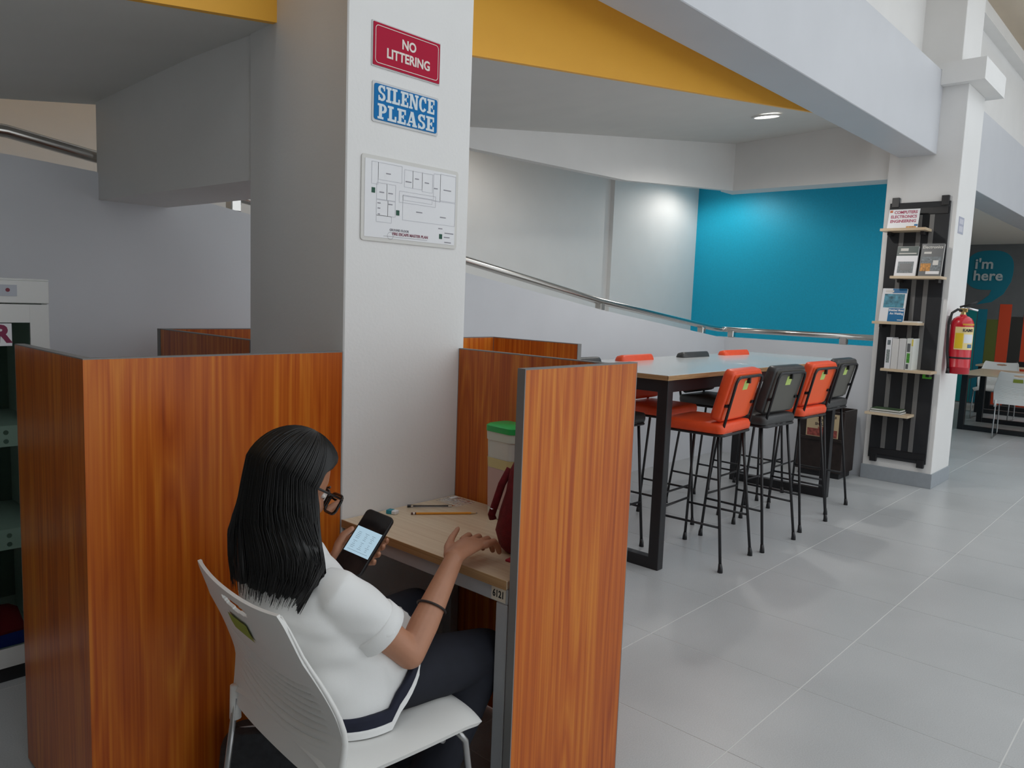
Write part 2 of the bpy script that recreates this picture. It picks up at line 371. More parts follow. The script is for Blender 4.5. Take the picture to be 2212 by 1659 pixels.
# ================================================================== SIGNS ON THE NEAR COLUMN
YF = 1.987
RED = mat('sign_red', srgb(176, 16, 54), .6, spec=.2); SILV = mat('sign_silver_edge', (.62, .62, .62, 1), .35); OFFW = mat('lettering_cream', srgb(232, 222, 214), .5)
SBLUE = mat('sign_blue', srgb(6, 112, 176), .6, spec=.2); PALE = mat('lettering_pale', srgb(214, 224, 230), .5)
AX, AY, AN = (1, 0, 0), (0, 0, 1), (0, -1, 0)
def sign_root(name, label, x, z): return thing(name, label, 'sign', (x, YF, z))
w_, h_ = .272, .128
t = sign_root('no_littering_sign', 'crimson NO LITTERING sign plate on the near white column', 1.618, 2.213)
obj('backing_plate', B().prism(rrect(w_+.006, h_+.006, .002), (0, 0, 0), AX, AY, AN, .003), SILV, t)
obj('face', B().prism(rrect(w_-.002, h_-.002, .002), (0, -.003, 0), AX, AY, AN, .002), RED, t)
bo, bi = rrect(w_-.016, h_-.016, .012), rrect(w_-.020, h_-.020, .010)
k = len(bo); bd = B().add([(x, -.0058, z) for x, z in bo]+[(x, -.0058, z) for x, z in bi], [(i, (i+1) % k, (i+1) % k+k, i+k) for i in range(k)])
obj('border_line', bd, OFFW, t)
text('lettering', 'NO', .040, frame((.004, -.0055, .021), AX, AY), OFFW, t, bold=.0012, sx=.92)
text('lettering', 'LITTERING', .040, frame((.004, -.0055, -.020), AX, AY), OFFW, t, bold=.0012, sx=.92)
t = sign_root('silence_please_sign', 'blue SILENCE PLEASE sign plate below the crimson sign', 1.619, 2.043)
w_, h_ = .270, .122
obj('backing_plate', B().prism(rrect(w_, h_, .006), (0, 0, 0), AX, AY, AN, .003), SILV, t)
obj('face', B().prism(rrect(w_-.012, h_-.014, .008), (0, -.003, 0), AX, AY, AN, .0015), SBLUE, t)
def slab(word):
    """slab-serif capitals, unit height; list of polygons"""
    R = lambda a, b, c, d: [(a, b), (c, b), (c, d), (a, d)]
    def arc(cx, cy, rx, ry, a0, a1, tx_, ty_, n=12):
        out = []
        for i in range(n):
            p, q = [math.radians(a0+(a1-a0)*j/n) for j in (i, i+1)]
            out.append([(cx+rx*math.cos(p), cy+ry*math.sin(p)), (cx+rx*math.cos(q), cy+ry*math.sin(q)), (cx+(rx-tx_)*math.cos(q), cy+(ry-ty_)*math.sin(q)), (cx+(rx-tx_)*math.cos(p), cy+(ry-ty_)*math.sin(p))])
        return out
    G = {
     'I': (.52, [R(.13, 0, .39, 1), R(0, 0, .52, .15), R(0, .85, .52, 1)]),
     'L': (.80, [R(.12, 0, .38, 1), R(0, 0, .78, .16), R(0, .85, .52, 1), R(.63, 0, .78, .38)]),
     'E': (.80, [R(.12, 0, .38, 1), R(0, 0, .78, .15), R(0, .85, .78, 1), R(.38, .43, .56, .57), R(.64, 0, .78, .34), R(.64, .66, .78, 1), R(.5, .36, .6, .64)]),
     'N': (.98, [R(.1, 0, .28, 1), R(.70, 0, .88, 1), [(.1, 1), (.36, 1), (.88, 0), (.64, 0)], R(0, 0, .38, .14), R(0, .86, .34, 1), R(.60, .86, .98, 1)]),
     'C': (.82, arc(.42, .5, .42, .52, 35, 325, .25, .15, 18)+[R(.62, .62, .76, 1.0)]),
     'P': (.82, [R(.12, 0, .38, 1), R(0, 0, .52, .15), R(0, .85, .40, 1)]+arc(.40, .70, .40, .31, -95, 95, .24, .14)),
     'A': (.98, [[(.34, 1), (.62, 1), (.90, .1), (.62, .1)], [(.38, 1), (.5, .86), (.22, .1), (.10, .1)], R(.22, .26, .7, .38), R(0, 0, .36, .14), R(.54, 0, .98, .14)]),
     'S': (.74, arc(.37, .73, .36, .28, 20, 270, .24, .14, 12)+arc(.37, .27, .36, .28, -160, 90, .24, .14, 12)+[R(.56, .66, .68, 1), R(.05, 0, .17, .34)]),
    }
    x = 0; out = []
    for ch in word:
        w1, ps = G[ch]; out += [[(px+x, py) for px, py in p] for p in ps]; x += w1+.06
    return out, x-.06
for wd, zc in (('SILENCE', .0275), ('PLEASE', -.0275)):
    ps, tw = slab(wd); b = B(); sxx = .232/tw; szz = .046
    for q, p in enumerate(ps): b.prism([(px*sxx-.116, py*szz-.023) for px, py in p], (0, -.0045-.00003*(q % 7), zc), AX, AY, AN, .001)
    obj('lettering', b, PALE, t)
# fire escape plan
t = sign_root('fire_escape_plan', 'framed clear fire escape floor plan on the near white column', 1.650, 1.749)
ACR = mat('plan_frame_tape', (.66, .645, .61, 1), .3); SHEET = mat('plan_paper', (.80, .80, .815, 1), .35)
w_, h_ = .405, .262
obj('frame', B().prism(rrect(w_, h_, .010), (0, 0, 0), AX, AY, AN, .004), ACR, t)
obj('sheet', B().prism(rrect(w_-.024, h_-.024, .002), (0, -.004, 0), AX, AY, AN, .001), SHEET, t)
LINE = mat('plan_line_grey', (.52, .52, .56, 1), .6); INK = mat('plan_ink', (.28, .27, .30, 1), .6); PINK = mat('plan_title_ink', srgb(150, 96, 110), .6); GRN = mat('plan_green', srgb(30, 82, 62), .6)
pl = B()
def seg_(x0, z0, x1, z1, wd=.0011):
    d = Vector((x1-x0, z1-z0)); n = Vector((-d.y, d.x)).normalized()*wd/2
    pl.add([(x0+n.x, -.0056, z0+n.y), (x1+n.x, -.0056, z1+n.y), (x1-n.x, -.0056, z1-n.y), (x0-n.x, -.0056, z0-n.y)], [(0, 1, 2, 3)])
def rc(x0, z0, x1, z1):
    for a in ((x0, z0, x1, z0), (x1, z0, x1, z1), (x1, z1, x0, z1), (x0, z1, x0, z0)): seg_(*a)
for a in ((-.165, .045, -.14, .112), (-.14, .06, -.045, .112), (-.035, .05, .0, .105), (.0, .05, .04, .105), (.04, .045, .085, .105), (.09, .02, .12, .11), (.12, .025, .19, .112), (-.145, .0, -.105, .05), (-.105, .0, -.07, .05), (-.145, -.05, -.10, -.002), (-.10, -.05, -.07, -.002), (-.145, -.07, -.085, -.05), (-.055, .0, .10, .035), (-.04, .008, .085, .024), (-.04, -.055, .19, .022)): rc(*a)
obj('plan_lines', pl, LINE, t)['kind'] = 'stuff'
tb_ = B()
for i, (x, z, l) in enumerate(((-.10, .082, .018), (-.018, .068, .024), (.017, .082, .016), (.06, .075, .018), (.10, .062, .016), (.152, .062, .034), (-.125, .022, .018), (-.09, .022, .018), (-.135, -.012, .012), (-.135, -.028, .01), (-.09, -.012, .016), (-.135, -.046, .008), (.03, -.024, .026), (.135, -.03, .026), (.125, -.068, .018), (.165, -.081, .04), (.155, -.095, .026), (.16, -.112, .03))):
    tb_.box(x-l/2, x+l/2, -.0058, -.0052, z-.0015, z+.0015)
obj('plan_notes', tb_, INK, t)['kind'] = 'stuff'
for x, z in ((-.158, .025), (-.06, -.035), (.127, -.094)):
    obj('exit_marker', B().box(x-.0065, x+.0065, -.0062, -.005, z-.008, z+.008), GRN, t)
text('lettering', 'GROUND FLOOR', .010, frame((-.052, -.0055, -.091), AX, AY), INK, t, bold=.0002)
text('lettering', 'FIRE ESCAPE MASTER PLAN', .0125, frame((-.005, -.0055, -.103), AX, AY), PINK, t, bold=.0003)
ub = B(); k = 20
ub.box(-.115, .067, -.0058, -.0052, -.1125, -.1117)
for i in range(k):
    a0, a1 = 2*PI*i/k, 2*PI*(i+1)/k
    ub.add([(-.088+r*math.cos(a), -.0056, -.110+r*math.sin(a)) for r, a in ((.012, a0), (.012, a1), (.0112, a1), (.0112, a0))], [(0, 1, 2, 3)])
obj('title_mark', ub, INK, t)

# ================================================================== STUDY CARREL (pinwheel of panels round the column)
PT, ZT = .025, 1.272
def carrel(label, org, panels):
    car = thing('carrel_partition', label, 'partition', org, group='carrel partitions round the column'); o = Vector(org)
    for x0, x1, y0, y1, z1, e0 in panels:
        p = obj('panel', B().box(x0-o.x, x1-o.x, y0-o.y, y1-o.y, .012, z1-.003), LAM, car)
        e = B(); th = .003
        if x1-x0 > y1-y0: e.prism(([(x0-th, .012), (x0, .012), (x0, z1-.003)] if e0 else [(x0, z1-.003)])+[(x1, z1-.003), (x1, .012), (x1+th, .012), (x1+th, z1), (x0-th*e0, z1)], (-o.x, y1-o.y, 0), (1, 0, 0), (0, 0, 1), (0, -1, 0), y1-y0)
        else: e.prism(([(y0-th, .012), (y0, .012), (y0, z1-.003)] if e0 else [(y0, z1-.003)])+[(y1, z1-.003), (y1, .012), (y1+th, .012), (y1+th, z1), (y0-th*e0, z1)], (x0-o.x, -o.y, 0), (0, 1, 0), (0, 0, 1), (1, 0, 0), x1-x0)
        tag(obj('edge_banding', e, EDGE, p), 'grey edge banding')
        for q in (.06, -.06):
            c = ((x0+q if q > 0 else x1+q) if x1-x0 > y1-y0 else (x0+x1)/2, (y0+y1)/2 if x1-x0 > y1-y0 else (y0+q if q > 0 else y1+q))
            obj('foot', B().tube([(c[0]-o.x, c[1]-o.y, 0), (c[0]-o.x, c[1]-o.y, .013)], .012, 10), BLACKM, p)
carrel('cherry wood-grain partition left of the seated girl', (1.02, 2.0, 0), [(.652, 1.390, 1.989, 2.014, ZT, 0), (.652, .677, 2.0145, 2.53, ZT, 0)])
carrel('cherry wood-grain partition with grey end edge right of the desk', (1.7, 1.25, 0), [(1.883, 1.908, 1.262, 1.984, ZT, 1), (1.396, 1.880, 1.233, 1.258, 1.284, 1)])
carrel('cherry wood-grain partition beyond the desk, in front of the bar table', (2.3, 2.4, 0), [(1.911, 2.65, 2.535, 2.56, ZT, 1), (2.625, 2.65, 2.03, 2.531, ZT, 1)])
carrel('cherry wood-grain partition behind the near column, only its top showing', (1.5, 3.0, 0), [(1.393, 1.418, 2.563, 3.31, ZT, 1), (1.393, 1.90, 3.314, 3.339, ZT, 1)])
# desk
dk = thing('study_desk', 'pale oak desk with grey steel frame inside the carrel', 'desk', (1.634, 1.62, 0))
o = Vector((1.634, 1.62, 0))
obj('desk_top', B().box(1.393-o.x, 1.879-o.x, 1.268-o.y, 1.983-o.y, .716, .739), OAK, dk, bevel=.002)
obj('front_edge', B().box(1.391-o.x, 1.393-o.x, 1.268-o.y, 1.983-o.y, .715, .7395), OAKE, dk)
fr = B(); z0, z1 = .672, .715
fr.box(1.40-o.x, 1.44-o.x, 1.27-o.y, 1.98-o.y, z0, z1).box(1.835-o.x, 1.875-o.x, 1.27-o.y, 1.98-o.y, z0, z1).box(1.44-o.x, 1.835-o.x, 1.27-o.y, 1.31-o.y, z0, z1).box(1.44-o.x, 1.835-o.x, 1.94-o.y, 1.98-o.y, z0, z1)
obj('frame', fr, GREYM, dk, bevel=.003)
for x in (1.40, 1.835):
    for y in (1.27, 1.94): obj('leg', B().box(x-o.x, x-o.x+.04, y-o.y, y-o.y+.04, 0, z0), GREYM, dk, bevel=.003)
st = obj('number_sticker', B().box(1.3985-o.x, 1.3995-o.x, 1.275-o.y, 1.325-o.y, .676, .713), mat('masking_tape', srgb(214, 204, 186), .6), dk)
text('lettering', '6121', .026, frame((1.3982-o.x, 1.300-o.y, .694), (0, -1, 0), (0, 0, 1)), mat('marker_black', (.01, .01, .01, 1), .6), dk, bold=.0006, sx=.8)

# ================================================================== DESK ITEMS
ZD = .7395
def at_desk(x, y): return (x, y, ZD)
# pencil
YEL = mat('pencil_yellow', srgb(226, 150, 40), .4); DKR = mat('pencil_band', srgb(86, 40, 26), .4); WD = mat('pencil_wood', srgb(205, 170, 120), .6); GRA = mat('graphite', (.05, .05, .05, 1), .5)
p0, p1 = Vector((1.595, 1.886, 0)), Vector((1.767, 1.75, 0)); L_ = (p1-p0).length
t = thing('pencil', 'yellow hexagonal pencil lying on the desk', 'pencil', (p0.x, p0.y, ZD+.0036), math.atan2((p1-p0).y, (p1-p0).x))
obj('barrel', B().tube([(.016, 0, 0), (L_-.022, 0, 0)], .0038, 6), YEL, t)
obj('end_band', B().tube([(.0, 0, 0), (.016, 0, 0)], .0039, 6), DKR, t)
obj('band_stripe', B().tube([(.006, 0, 0), (.012, 0, 0)], .0041, 6), OFFW, t)
obj('cone', B().tube([(L_-.022, 0, 0), (L_-.006, 0, 0)], [.0037, .0014], 10), WD, t)
obj('lead', B().tube([(L_-.006, 0, 0), (L_, 0, 0)], [.0014, .0003], 8), GRA, t)
# pen
CLR = mat('clear_plastic', (.95, .97, 1, 1), .12, trans=1, ior=1.2)
p0, p1 = Vector((1.640, 1.960, 0)), Vector((1.757, 1.866, 0)); L_ = (p1-p0).length
t = thing('ballpoint_pen', 'clear ballpoint pen with black cap end beside the column', 'pen', (p0.x, p0.y, ZD+.0052), math.atan2((p1-p0).y, (p1-p0).x))
obj('barrel', B().tube([(.012, 0, 0), (L_, 0, 0)], .0042, 8), CLR, t, smooth=True)
obj('ink_tube', B().tube([(.02, 0, 0), (L_-.012, 0, 0)], .0018, 8), BLACKM, t)
obj('plug', B().tube([(0, 0, 0), (.012, 0, 0)], .0048, 10), BLACKM, t)
obj('tip', B().tube([(L_, 0, 0), (L_+.012, 0, 0)], [.0035, .0008], 8), CHROME, t)
# clear wrapper
t = thing('plastic_wrapper', 'crumpled clear plastic wrapper at the back corner of the desk', 'wrapper', at_desk(1.81, 1.905))
FILM = mat('clear_film', (.93, .95, .97, 1), .2, trans=.85, ior=1.05)
N = 15; vs = []; rr = random.Random(3)
for i in range(N):
    for j in range(N):
        u, v = i/(N-1)-.5, j/(N-1)-.5
        vs.append((u*.085+rr.uniform(-.002, .002), v*.11+rr.uniform(-.002, .002), .002+.011*abs(math.sin(7*u+5*v))*(1-abs(2*u)**3)*(1-abs(2*v)**3)+rr.uniform(0, .003)))
fo = obj('film', B().add(vs, [(i*N+j, i*N+j+1, (i+1)*N+j+1, (i+1)*N+j) for i in range(N-1) for j in range(N-1)]), FILM, t)
obj('label', B().box(-.012, .02, .005, .02, .0145, .0152), mat('label_white', (.85, .85, .85, 1), .5), t)
# eraser
t = thing('eraser', 'small white and teal eraser behind the phone', 'eraser', at_desk(1.556, 1.935), math.radians(20))
obj('rubber', B().box(-.011, .011, -.019, .004, 0, .012), mat('rubber_white', (.8, .8, .8, 1), .6), t, bevel=.002)
obj('sleeve', B().box(-.0115, .0115, -.004, .017, 0, .0125), mat('teal_sleeve', srgb(30, 140, 160), .5), t, bevel=.001)
# water jug with green lid
t = thing('plastic_jug', 'translucent plastic jug with green lid standing on the desk', 'jug', at_desk(1.815, 1.665), math.radians(-4))
FROST = mat('frosted_plastic', (.80, .84, .78, 1), .35, trans=.25); GLID = mat('green_plastic', srgb(40, 170, 84), .4)
def rr_ring(wx, wy, r, z): return [Vector((x, y, z)) for x, y in [(a, b_) for a, b_ in [(p[0], p[1]) for p in rrect(wx, wy, r, 4)]]]
obj('body', B().loft([rr_ring(.086, .108, .02, .002), rr_ring(.09, .112, .022, .012), rr_ring(.094, .122, .022, .19), rr_ring(.098, .128, .022, .288)]), FROST, t, smooth=True, ang=50)
obj('label_band', B().loft([rr_ring(.0945, .1217, .022, .168), rr_ring(.0965, .1245, .022, .200)], cap=False), mat('jug_cream_band', srgb(205, 195, 140), .5), t, smooth=True)
obj('label_patch', B().loft([rr_ring(.0915, .1142, .022, .035), rr_ring(.0945, .1215, .022, .167)], cap=False), mat('jug_pink_band', srgb(196, 168, 164), .5), t, smooth=True)
obj('rim', B().loft([rr_ring(.100, .130, .022, .258), rr_ring(.102, .133, .022, .288)]), mat('jug_rim', (.62, .68, .60, 1), .4), t, smooth=True, ang=50)
ld = obj('lid', B().loft([rr_ring(.106, .136, .024, .286), rr_ring(.106, .136, .024, .304), rr_ring(.09, .12, .02, .310)]), GLID, t, smooth=True, ang=50)
obj('lid_clip', B().box(-.02, .02, .065, .074, .248, .306), GLID, t, bevel=.003)
# maroon pouch
t = thing('maroon_pouch', 'maroon fabric pouch with zip strap at the right of the desk', 'bag', at_desk(1.606, 1.398), math.radians(8))
MAR = mat('maroon_fabric', srgb(112, 18, 30), .85, noise=.2, nscale=60, bump=.3, bscale=300)
b = B(); secs = []
for z, a, d in ((.002, .055, .058), (.02, .072, .078), (.06, .080, .085), (.11, .070, .076), (.17, .056, .062), (.235, .046, .050), (.262, .032, .036), (.272, .014, .016)):
    secs.append([Vector((a*math.cos(th)*(1+.05*math.sin(5*th+z*60)), d*math.sin(th)*(1+.05*math.cos(4*th+z*40)), z)) for th in [2*PI*i/28 for i in range(28)]])
obj('body', b.loft(secs), MAR, t, smooth=True)
obj('strap', B().tube([(-.02, .046, .235), (-.036, .062, .19), (-.044, .074, .14), (-.05, .084, .10), (-.04, .086, .085)], .011, 8, flat=.4), MAR, t, smooth=True)
obj('strap_ring', B().tube([(-.054+.006*math.cos(a), .078+.006*math.sin(a), .12) for a in [2*PI*i/12 for i in range(13)]], .0016, 6), CHROME, t)
obj('zip_tab', B().box(-.11, -.075, -.03, -.010, .0, .006), mat('red_ribbon', srgb(168, 24, 48), .7), t, bevel=.001)

# ================================================================== BAR TABLE
tt = thing('bar_table', 'long white-topped bar table on black steel frames', 'table', (4.92, 2.55, 0))
WTOP = mat('table_top_grey_white', (.66, .665, .66, 1), .22, coat=.2)
obj('table_top', B().box(-1.37, 1.37, -.42, .42, 1.060, 1.081), WTOP, tt, bevel=.002)
obj('edge_band', B().box(-1.372, 1.372, -.422, .422, 1.054, 1.0605).box(-1.3725, -1.3702, -.4225, .4225, 1.06, 1.0795).box(-1.3725, 1.3725, -.4225, -.4202, 1.06, 1.0795).box(1.3702, 1.3725, -.4225, .4225, 1.06, 1.0795).box(-1.3725, 1.3725, .4202, .4225, 1.06, 1.0795), OAKE, tt)
for s_, xx in ((-1, -1.345), (1, 1.10)):
    fb = B()
    fb.prism([(-.41, 0), (.41, 0), (.41, 1.054), (-.41, 1.054)], (0, 0, 0), (0, 1, 0), (0, 0, 1), (1, 0, 0), 0) if False else None
    outer = [(-.41, 0), (.41, 0), (.41, 1.054), (-.41, 1.054)]; inner = [(-.345, .065), (.345, .065), (.345, .985), (-.345, .985)]
    vs = [(xx+dx, y, z) for dx in (0, .055) for y, z in outer+inner]; fs = []
    for i in range(4):
        j = (i+1) % 4
        fs += [(i, j, j+4, i+4), (8+i, 8+i+4, 8+j+4, 8+j), (i, 8+i, 8+j, j), (i+4, j+4, 8+j+4, 8+i+4)]
    obj('leg_frame', fb.add(vs, fs), BLACKM, tt, bevel=.003)
for y in (-.40, .35): obj('apron_rail', B().box(-1.29, 1.10, y, y+.05, .985, 1.054), BLACKM, tt, bevel=.003)

# ================================================================== BAR STOOLS
STICK = mat('green_sticker', srgb(190, 214, 120), .6)
def make_stool(label, vin, backm, group):
    """faces +y; origin on the floor under the seat centre"""
    t = thing('bar_stool', label, 'stool', group=group)
    V = mat(vin, {'orange_vinyl': srgb(240, 84, 40), 'charcoal_vinyl': srgb(58, 58, 58)}[vin], .42, noise=.04, nscale=30, bump=.08, bscale=150)
    BK = mat(backm, {'orange_back': srgb(246, 96, 44), 'grey_back': srgb(92, 90, 84)}[backm], .5)
    def cushion(name, Mx, wx, wy, th, m_):
        rings = []
        for k_, (sc, z) in enumerate(((.90, 0), (.985, .006), (1, th*.35), (1, th*.65), (.97, th*.92), (.86, th))):
            rings.append([Mx @ Vector((x*sc, y*sc, z)) for x, y in rrect(wx, wy, .035, 4)])
        return obj(name, B().loft(rings), m_, t, smooth=True, ang=60)
    cushion('seat', Matrix.Translation((0, .02, .757)), .40, .38, .062, V)
    obj('seat_frame', B().tube([(x*.19/.2, y+.02, .752) for x, y in rrect(.39, .37, .03, 4)]+[(.185, .02+.155, .752)], .008, 8), BLACKM, t, smooth=True)
    # back: leans from the seat rear
    lean = Matrix.Translation((0, -.150, .865)) @ Matrix.Rotation(math.radians(15), 4, 'X')
    bm_ = lean @ Matrix.Rotation(math.radians(90), 4, 'X')        # local x right, y up, z toward -y
    fr = lean @ Matrix(((1, 0, 0, 0), (0, 0, 1, 0), (0, 1, 0, .12), (0, 0, 0, 1)))
    def BKm(x, y, z): return lean @ Vector((x, z, y))
    rings = []
    for sc, d in ((.9, .066), (.98, .058), (1, .042), (1, .012), (.97, .002)):
        rings.append([BKm(x*sc, .105+y*sc, d) for x, y in rrect(.39, .295, .03, 4)])
    bk = obj('backrest', B().loft(rings), V, t, smooth=True, ang=60)
    obj('back_panel', B().prism(rrect(.36, .262, .012), BKm(0, .105, 0), (1, 0, 0), BKm(0, 1, 0)-BKm(0, 0, 0), BKm(0, 0, -1)-BKm(0, 0, 0), .006), BK, t)
    stp = B().prism([(-.032, -.028), (.032, -.028), (.032, .028), (-.032, .028)], BKm(.0, .170, -.006), (1, 0, 0), BKm(0, 1, 0)-BKm(0, 0, 0), BKm(0, 0, -1)-BKm(0, 0, 0), .001)
    obj('sticker', stp, STICK, t)
    pth = [(-.172, -.150, .752), BKm(-.172, .195, -.018), BKm(-.160, .218, -.018), BKm(-.135, .226, -.018), BKm(.135, .226, -.018), BKm(.160, .218, -.018), BKm(.172, .195, -.018), (.172, -.150, .752)]
    obj('back_frame', B().tube(pth, .0085, 8), BLACKM, t, smooth=True)
    obj('back_clip', B().box(-.008, .008, -.004, .02, -.02, .02, Matrix.Translation(BKm(0, .206, -.018)) ), BLACKM, t)
    for sx in (-1, 1):
        obj('back_clip', B().box(-.022, .022, -.004, .016, -.008, .008, Matrix.Translation(BKm(sx*.165, .06, -.012))), BLACKM, t)
    feet = {}
    for sx in (-1, 1):
        for sy in (-1, 1):
            a, c = Vector((sx*.165, .02+sy*.150, .752)), Vector((sx*.205, sy*.212, .012)); feet[sx, sy] = (a, c)
            lg = obj('leg', B().tube([a, c], .0088, 8), BLACKM, t, smooth=True)
            obj('rubber_foot', B().tube([c+Vector((0, 0, -.012)), c+Vector((0, 0, .012)), c+(a-c)*.05], [.015, .013, .0095], 10), BLACKM, lg, smooth=True)
    P = lambda k_, z: feet[k_][1]+(feet[k_][0]-feet[k_][1])*((z-.012)/.74)
    for sx in (-1, 1): obj('rung', B().tube([P((sx, -1), .245), P((sx, 1), .245)], .007, 8), BLACKM, t, smooth=True)
    obj('rung', B().tube([P((-1, 1), .275), P((1, 1), .275)], .007, 8), BLACKM, t, smooth=True)
    return t
gn = 'bar stools along the bar table'
so = make_stool('orange bar stool in front of the bar table, nearest the wooden carrel', 'orange_vinyl', 'orange_back', gn)
sg = make_stool('charcoal bar stool between the two orange stools, near side of the table', 'charcoal_vinyl', 'grey_back', gn)
so.location = (4.015, 2.115, 0); sg.location = (4.555, 2.09, 0)
so.rotation_euler.z = math.radians(3); sg.rotation_euler.z = math.radians(-3)
dup(so, (5.15, 2.11, 0), math.radians(-2), 'second orange bar stool, near side of the bar table beyond the charcoal one', gn)
dup(sg, (5.73, 2.17, 0), math.radians(0), 'charcoal bar stool on the near side, beside the dark box', gn)
for x, y, r, src, lb in ((3.68, 2.66, 178, sg, 'charcoal bar stool behind the bar table, closest to the wooden partition'), (4.33, 2.68, 181, so, 'orange bar stool behind the bar table, its backrest above the near end'),
                         (5.10, 2.68, 180, sg, 'charcoal bar stool behind the middle of the bar table'), (5.72, 2.67, 177, so, 'orange bar stool behind the far end of the bar table')):
    dup(src, (x, y, 0), math.radians(r), lb, gn)

# ================================================================== BOOK DROP BOX
t = thing('book_drop_box', 'dark brown open book box with a notice against the low wall', 'box', (6.92, 2.50, 0))
DKB = mat('dark_brown_laminate', (.022, .014, .012, 1), .45, noise=.3, nscale=20)
b = B(); W2, D2, H2 = .20, .15, .60
for a in ((-D2, -D2+.018, -W2, W2, .05, H2-.01), (D2-.018, D2, -W2, W2, .05, H2), (-D2+.018, D2-.018, -W2, -W2+.018, .05, H2), (-D2+.018, D2-.018, W2-.018, W2, .05, H2), (-D2+.018, D2-.018, -W2+.018, W2-.018, .05, .07)):
    obj('board', B().box(*a), DKB, t, bevel=.002)
obj('plinth', B().box(-D2+.02, D2-.02, -W2+.02, W2-.02, 0, .05), BLACKM, t)
obj('ledge', B().box(-D2-.012, -D2, -W2+.01, W2-.01, .325, .35), DKB, t, bevel=.002)
nt_ = obj('notice', B().box(-D2-.003, -D2, -.155, .125, .355, .565), mat('notice_paper', srgb(196, 176, 140), .6), t)
obj('notice_picture', B().box(-D2-.0036, -D2-.003, -.145, .115, .360, .425), mat('notice_picture', srgb(150, 74, 66), .6, noise=.5, nscale=40), t)
for i, ln in enumerate(('PLACE THE BOOKS', 'TO BE', 'SHELVED', 'HERE')):
    text('lettering', ln, .032 if i else .027, frame((-D2-.0034, -.015, .538-.036*i), (0, -1, 0), (0, 0, 1)), mat('notice_ink', (.05, .03, .03, 1), .6) if i < 3 else mat('notice_red', srgb(140, 40, 40), .6), t, bold=.0012)

# ================================================================== WALL SHELF ON THE FAR COLUMN
XF = 7.08
ws = thing('wall_shelf', 'black slatted wall shelf with five oak ledges on the column', 'shelf', (XF, 1.945, 0))
o = Vector((XF, 1.945, 0)); DG = mat('charcoal_board', (.014, .015, .018, 1), .6); GSL = mat('grey_slat', (.17, .165, .16, 1), .6)
yl, yr = 2.178-o.y, 1.715-o.y
obj('back_board', B().box(-.022, -.004, yr, yl, .20, 2.385), DG, ws, bevel=.002)
for y in (yl-.045, yr+.04): obj('bracket', B().box(-.030, -.001, y-.028, y+.028, .165, .235), BLACKM, ws, bevel=.002); obj('bracket', B().box(-.030, -.001, y-.028, y+.028, 2.35, 2.43), BLACKM, ws, bevel=.002)
for y in (yl-.115, yl-.245, yr+.125): obj('slat', B().box(-.027, -.022, y-.018, y+.018, .29, 2.28), GSL, ws, bevel=.001)
obj('cross_rail', B().box(-.030, -.022, yr+.01, yl-.01, .235, .285), BLACKM, ws); obj('cross_rail', B().box(-.030, -.022, yr+.01, yl-.01, 2.285, 2.335), BLACKM, ws)
SH = [(2.185, 1.835, 2.160), (2.075, 1.690, 1.768), (2.185, 1.825, 1.388), (2.085, 1.693, .995), (2.180, 1.835, .615)]
for ya, yb, z in SH:
    sh = obj('ledge', B().box(-.205, -.024, yb-o.y, ya-o.y, z-.022, z), OAK, ws, bevel=.002)
    obj('ledge_support', B().box(-.12, -.024, ya-o.y-.06, ya-o.y-.035, z-.05, z-.022), BLACKM, sh); obj('ledge_support', B().box(-.12, -.024, yb-o.y+.035, yb-o.y+.06, z-.05, z-.022), BLACKM, sh)
obj('green_tag', B().box(-.026, -.022, 1.73-o.y, 1.80-o.y, .925, .97), mat('lime_tag', srgb(96, 190, 60), .6), ws)

# books and the stand-up card: each in a local frame, y to the viewer's left, leaning back
PAGE = mat('book_pages', (.72, .70, .66, 1), .8)
def leaning_book(label, yc, z, wd, ht, th, cover, x=-.13, lean=11, group='books on the column shelf', extra=None, name='book', cat='book'):
    t = thing(name, label, cat, (XF+x, yc, z), group=group); t.rotation_euler = (0, math.radians(lean), 0)
    obj('cover', B().box(0, .002, -wd/2, wd/2, 0.001, ht).box(th-.002, th, -wd/2, wd/2, 0.001, ht).box(0, th, wd/2-.002, wd/2, 0.001, ht), cover, t)
    obj('pages', B().box(.002, th-.002, -wd/2+.002, wd/2-.003, .004, ht-.004), PAGE, t)
    return t
def patch(t, name, y0, y1, z0, z1, m_, d=.0006): return obj(name, B().box(-d, 0, y0, y1, z0, z1), m_, t)
def ltext(t, s, size, y, z, m_, **k): return text('lettering', s, size, frame((-.0008, y, z), (0, -1, 0), (0, 0, 1)), m_, t, **k)
CW = mat('cover_white', (.78, .78, .80, 1), .4); CG = mat('cover_grey', (.12, .125, .13, 1), .35); CB = mat('cover_blue', srgb(14, 106, 158), .35); MAG = mat('ink_magenta', srgb(176, 60, 96), .6)
DGN = mat('cover_dark_green', srgb(46, 66, 62), .4); GLO = mat('cover_photo_grey', srgb(110, 118, 122), .4, noise=.5, nscale=60); AMB = mat('cover_amber', srgb(190, 130, 50), .4, noise=.5, nscale=70); WHT = mat('ink_white', (.85, .85, .85, 1), .6)
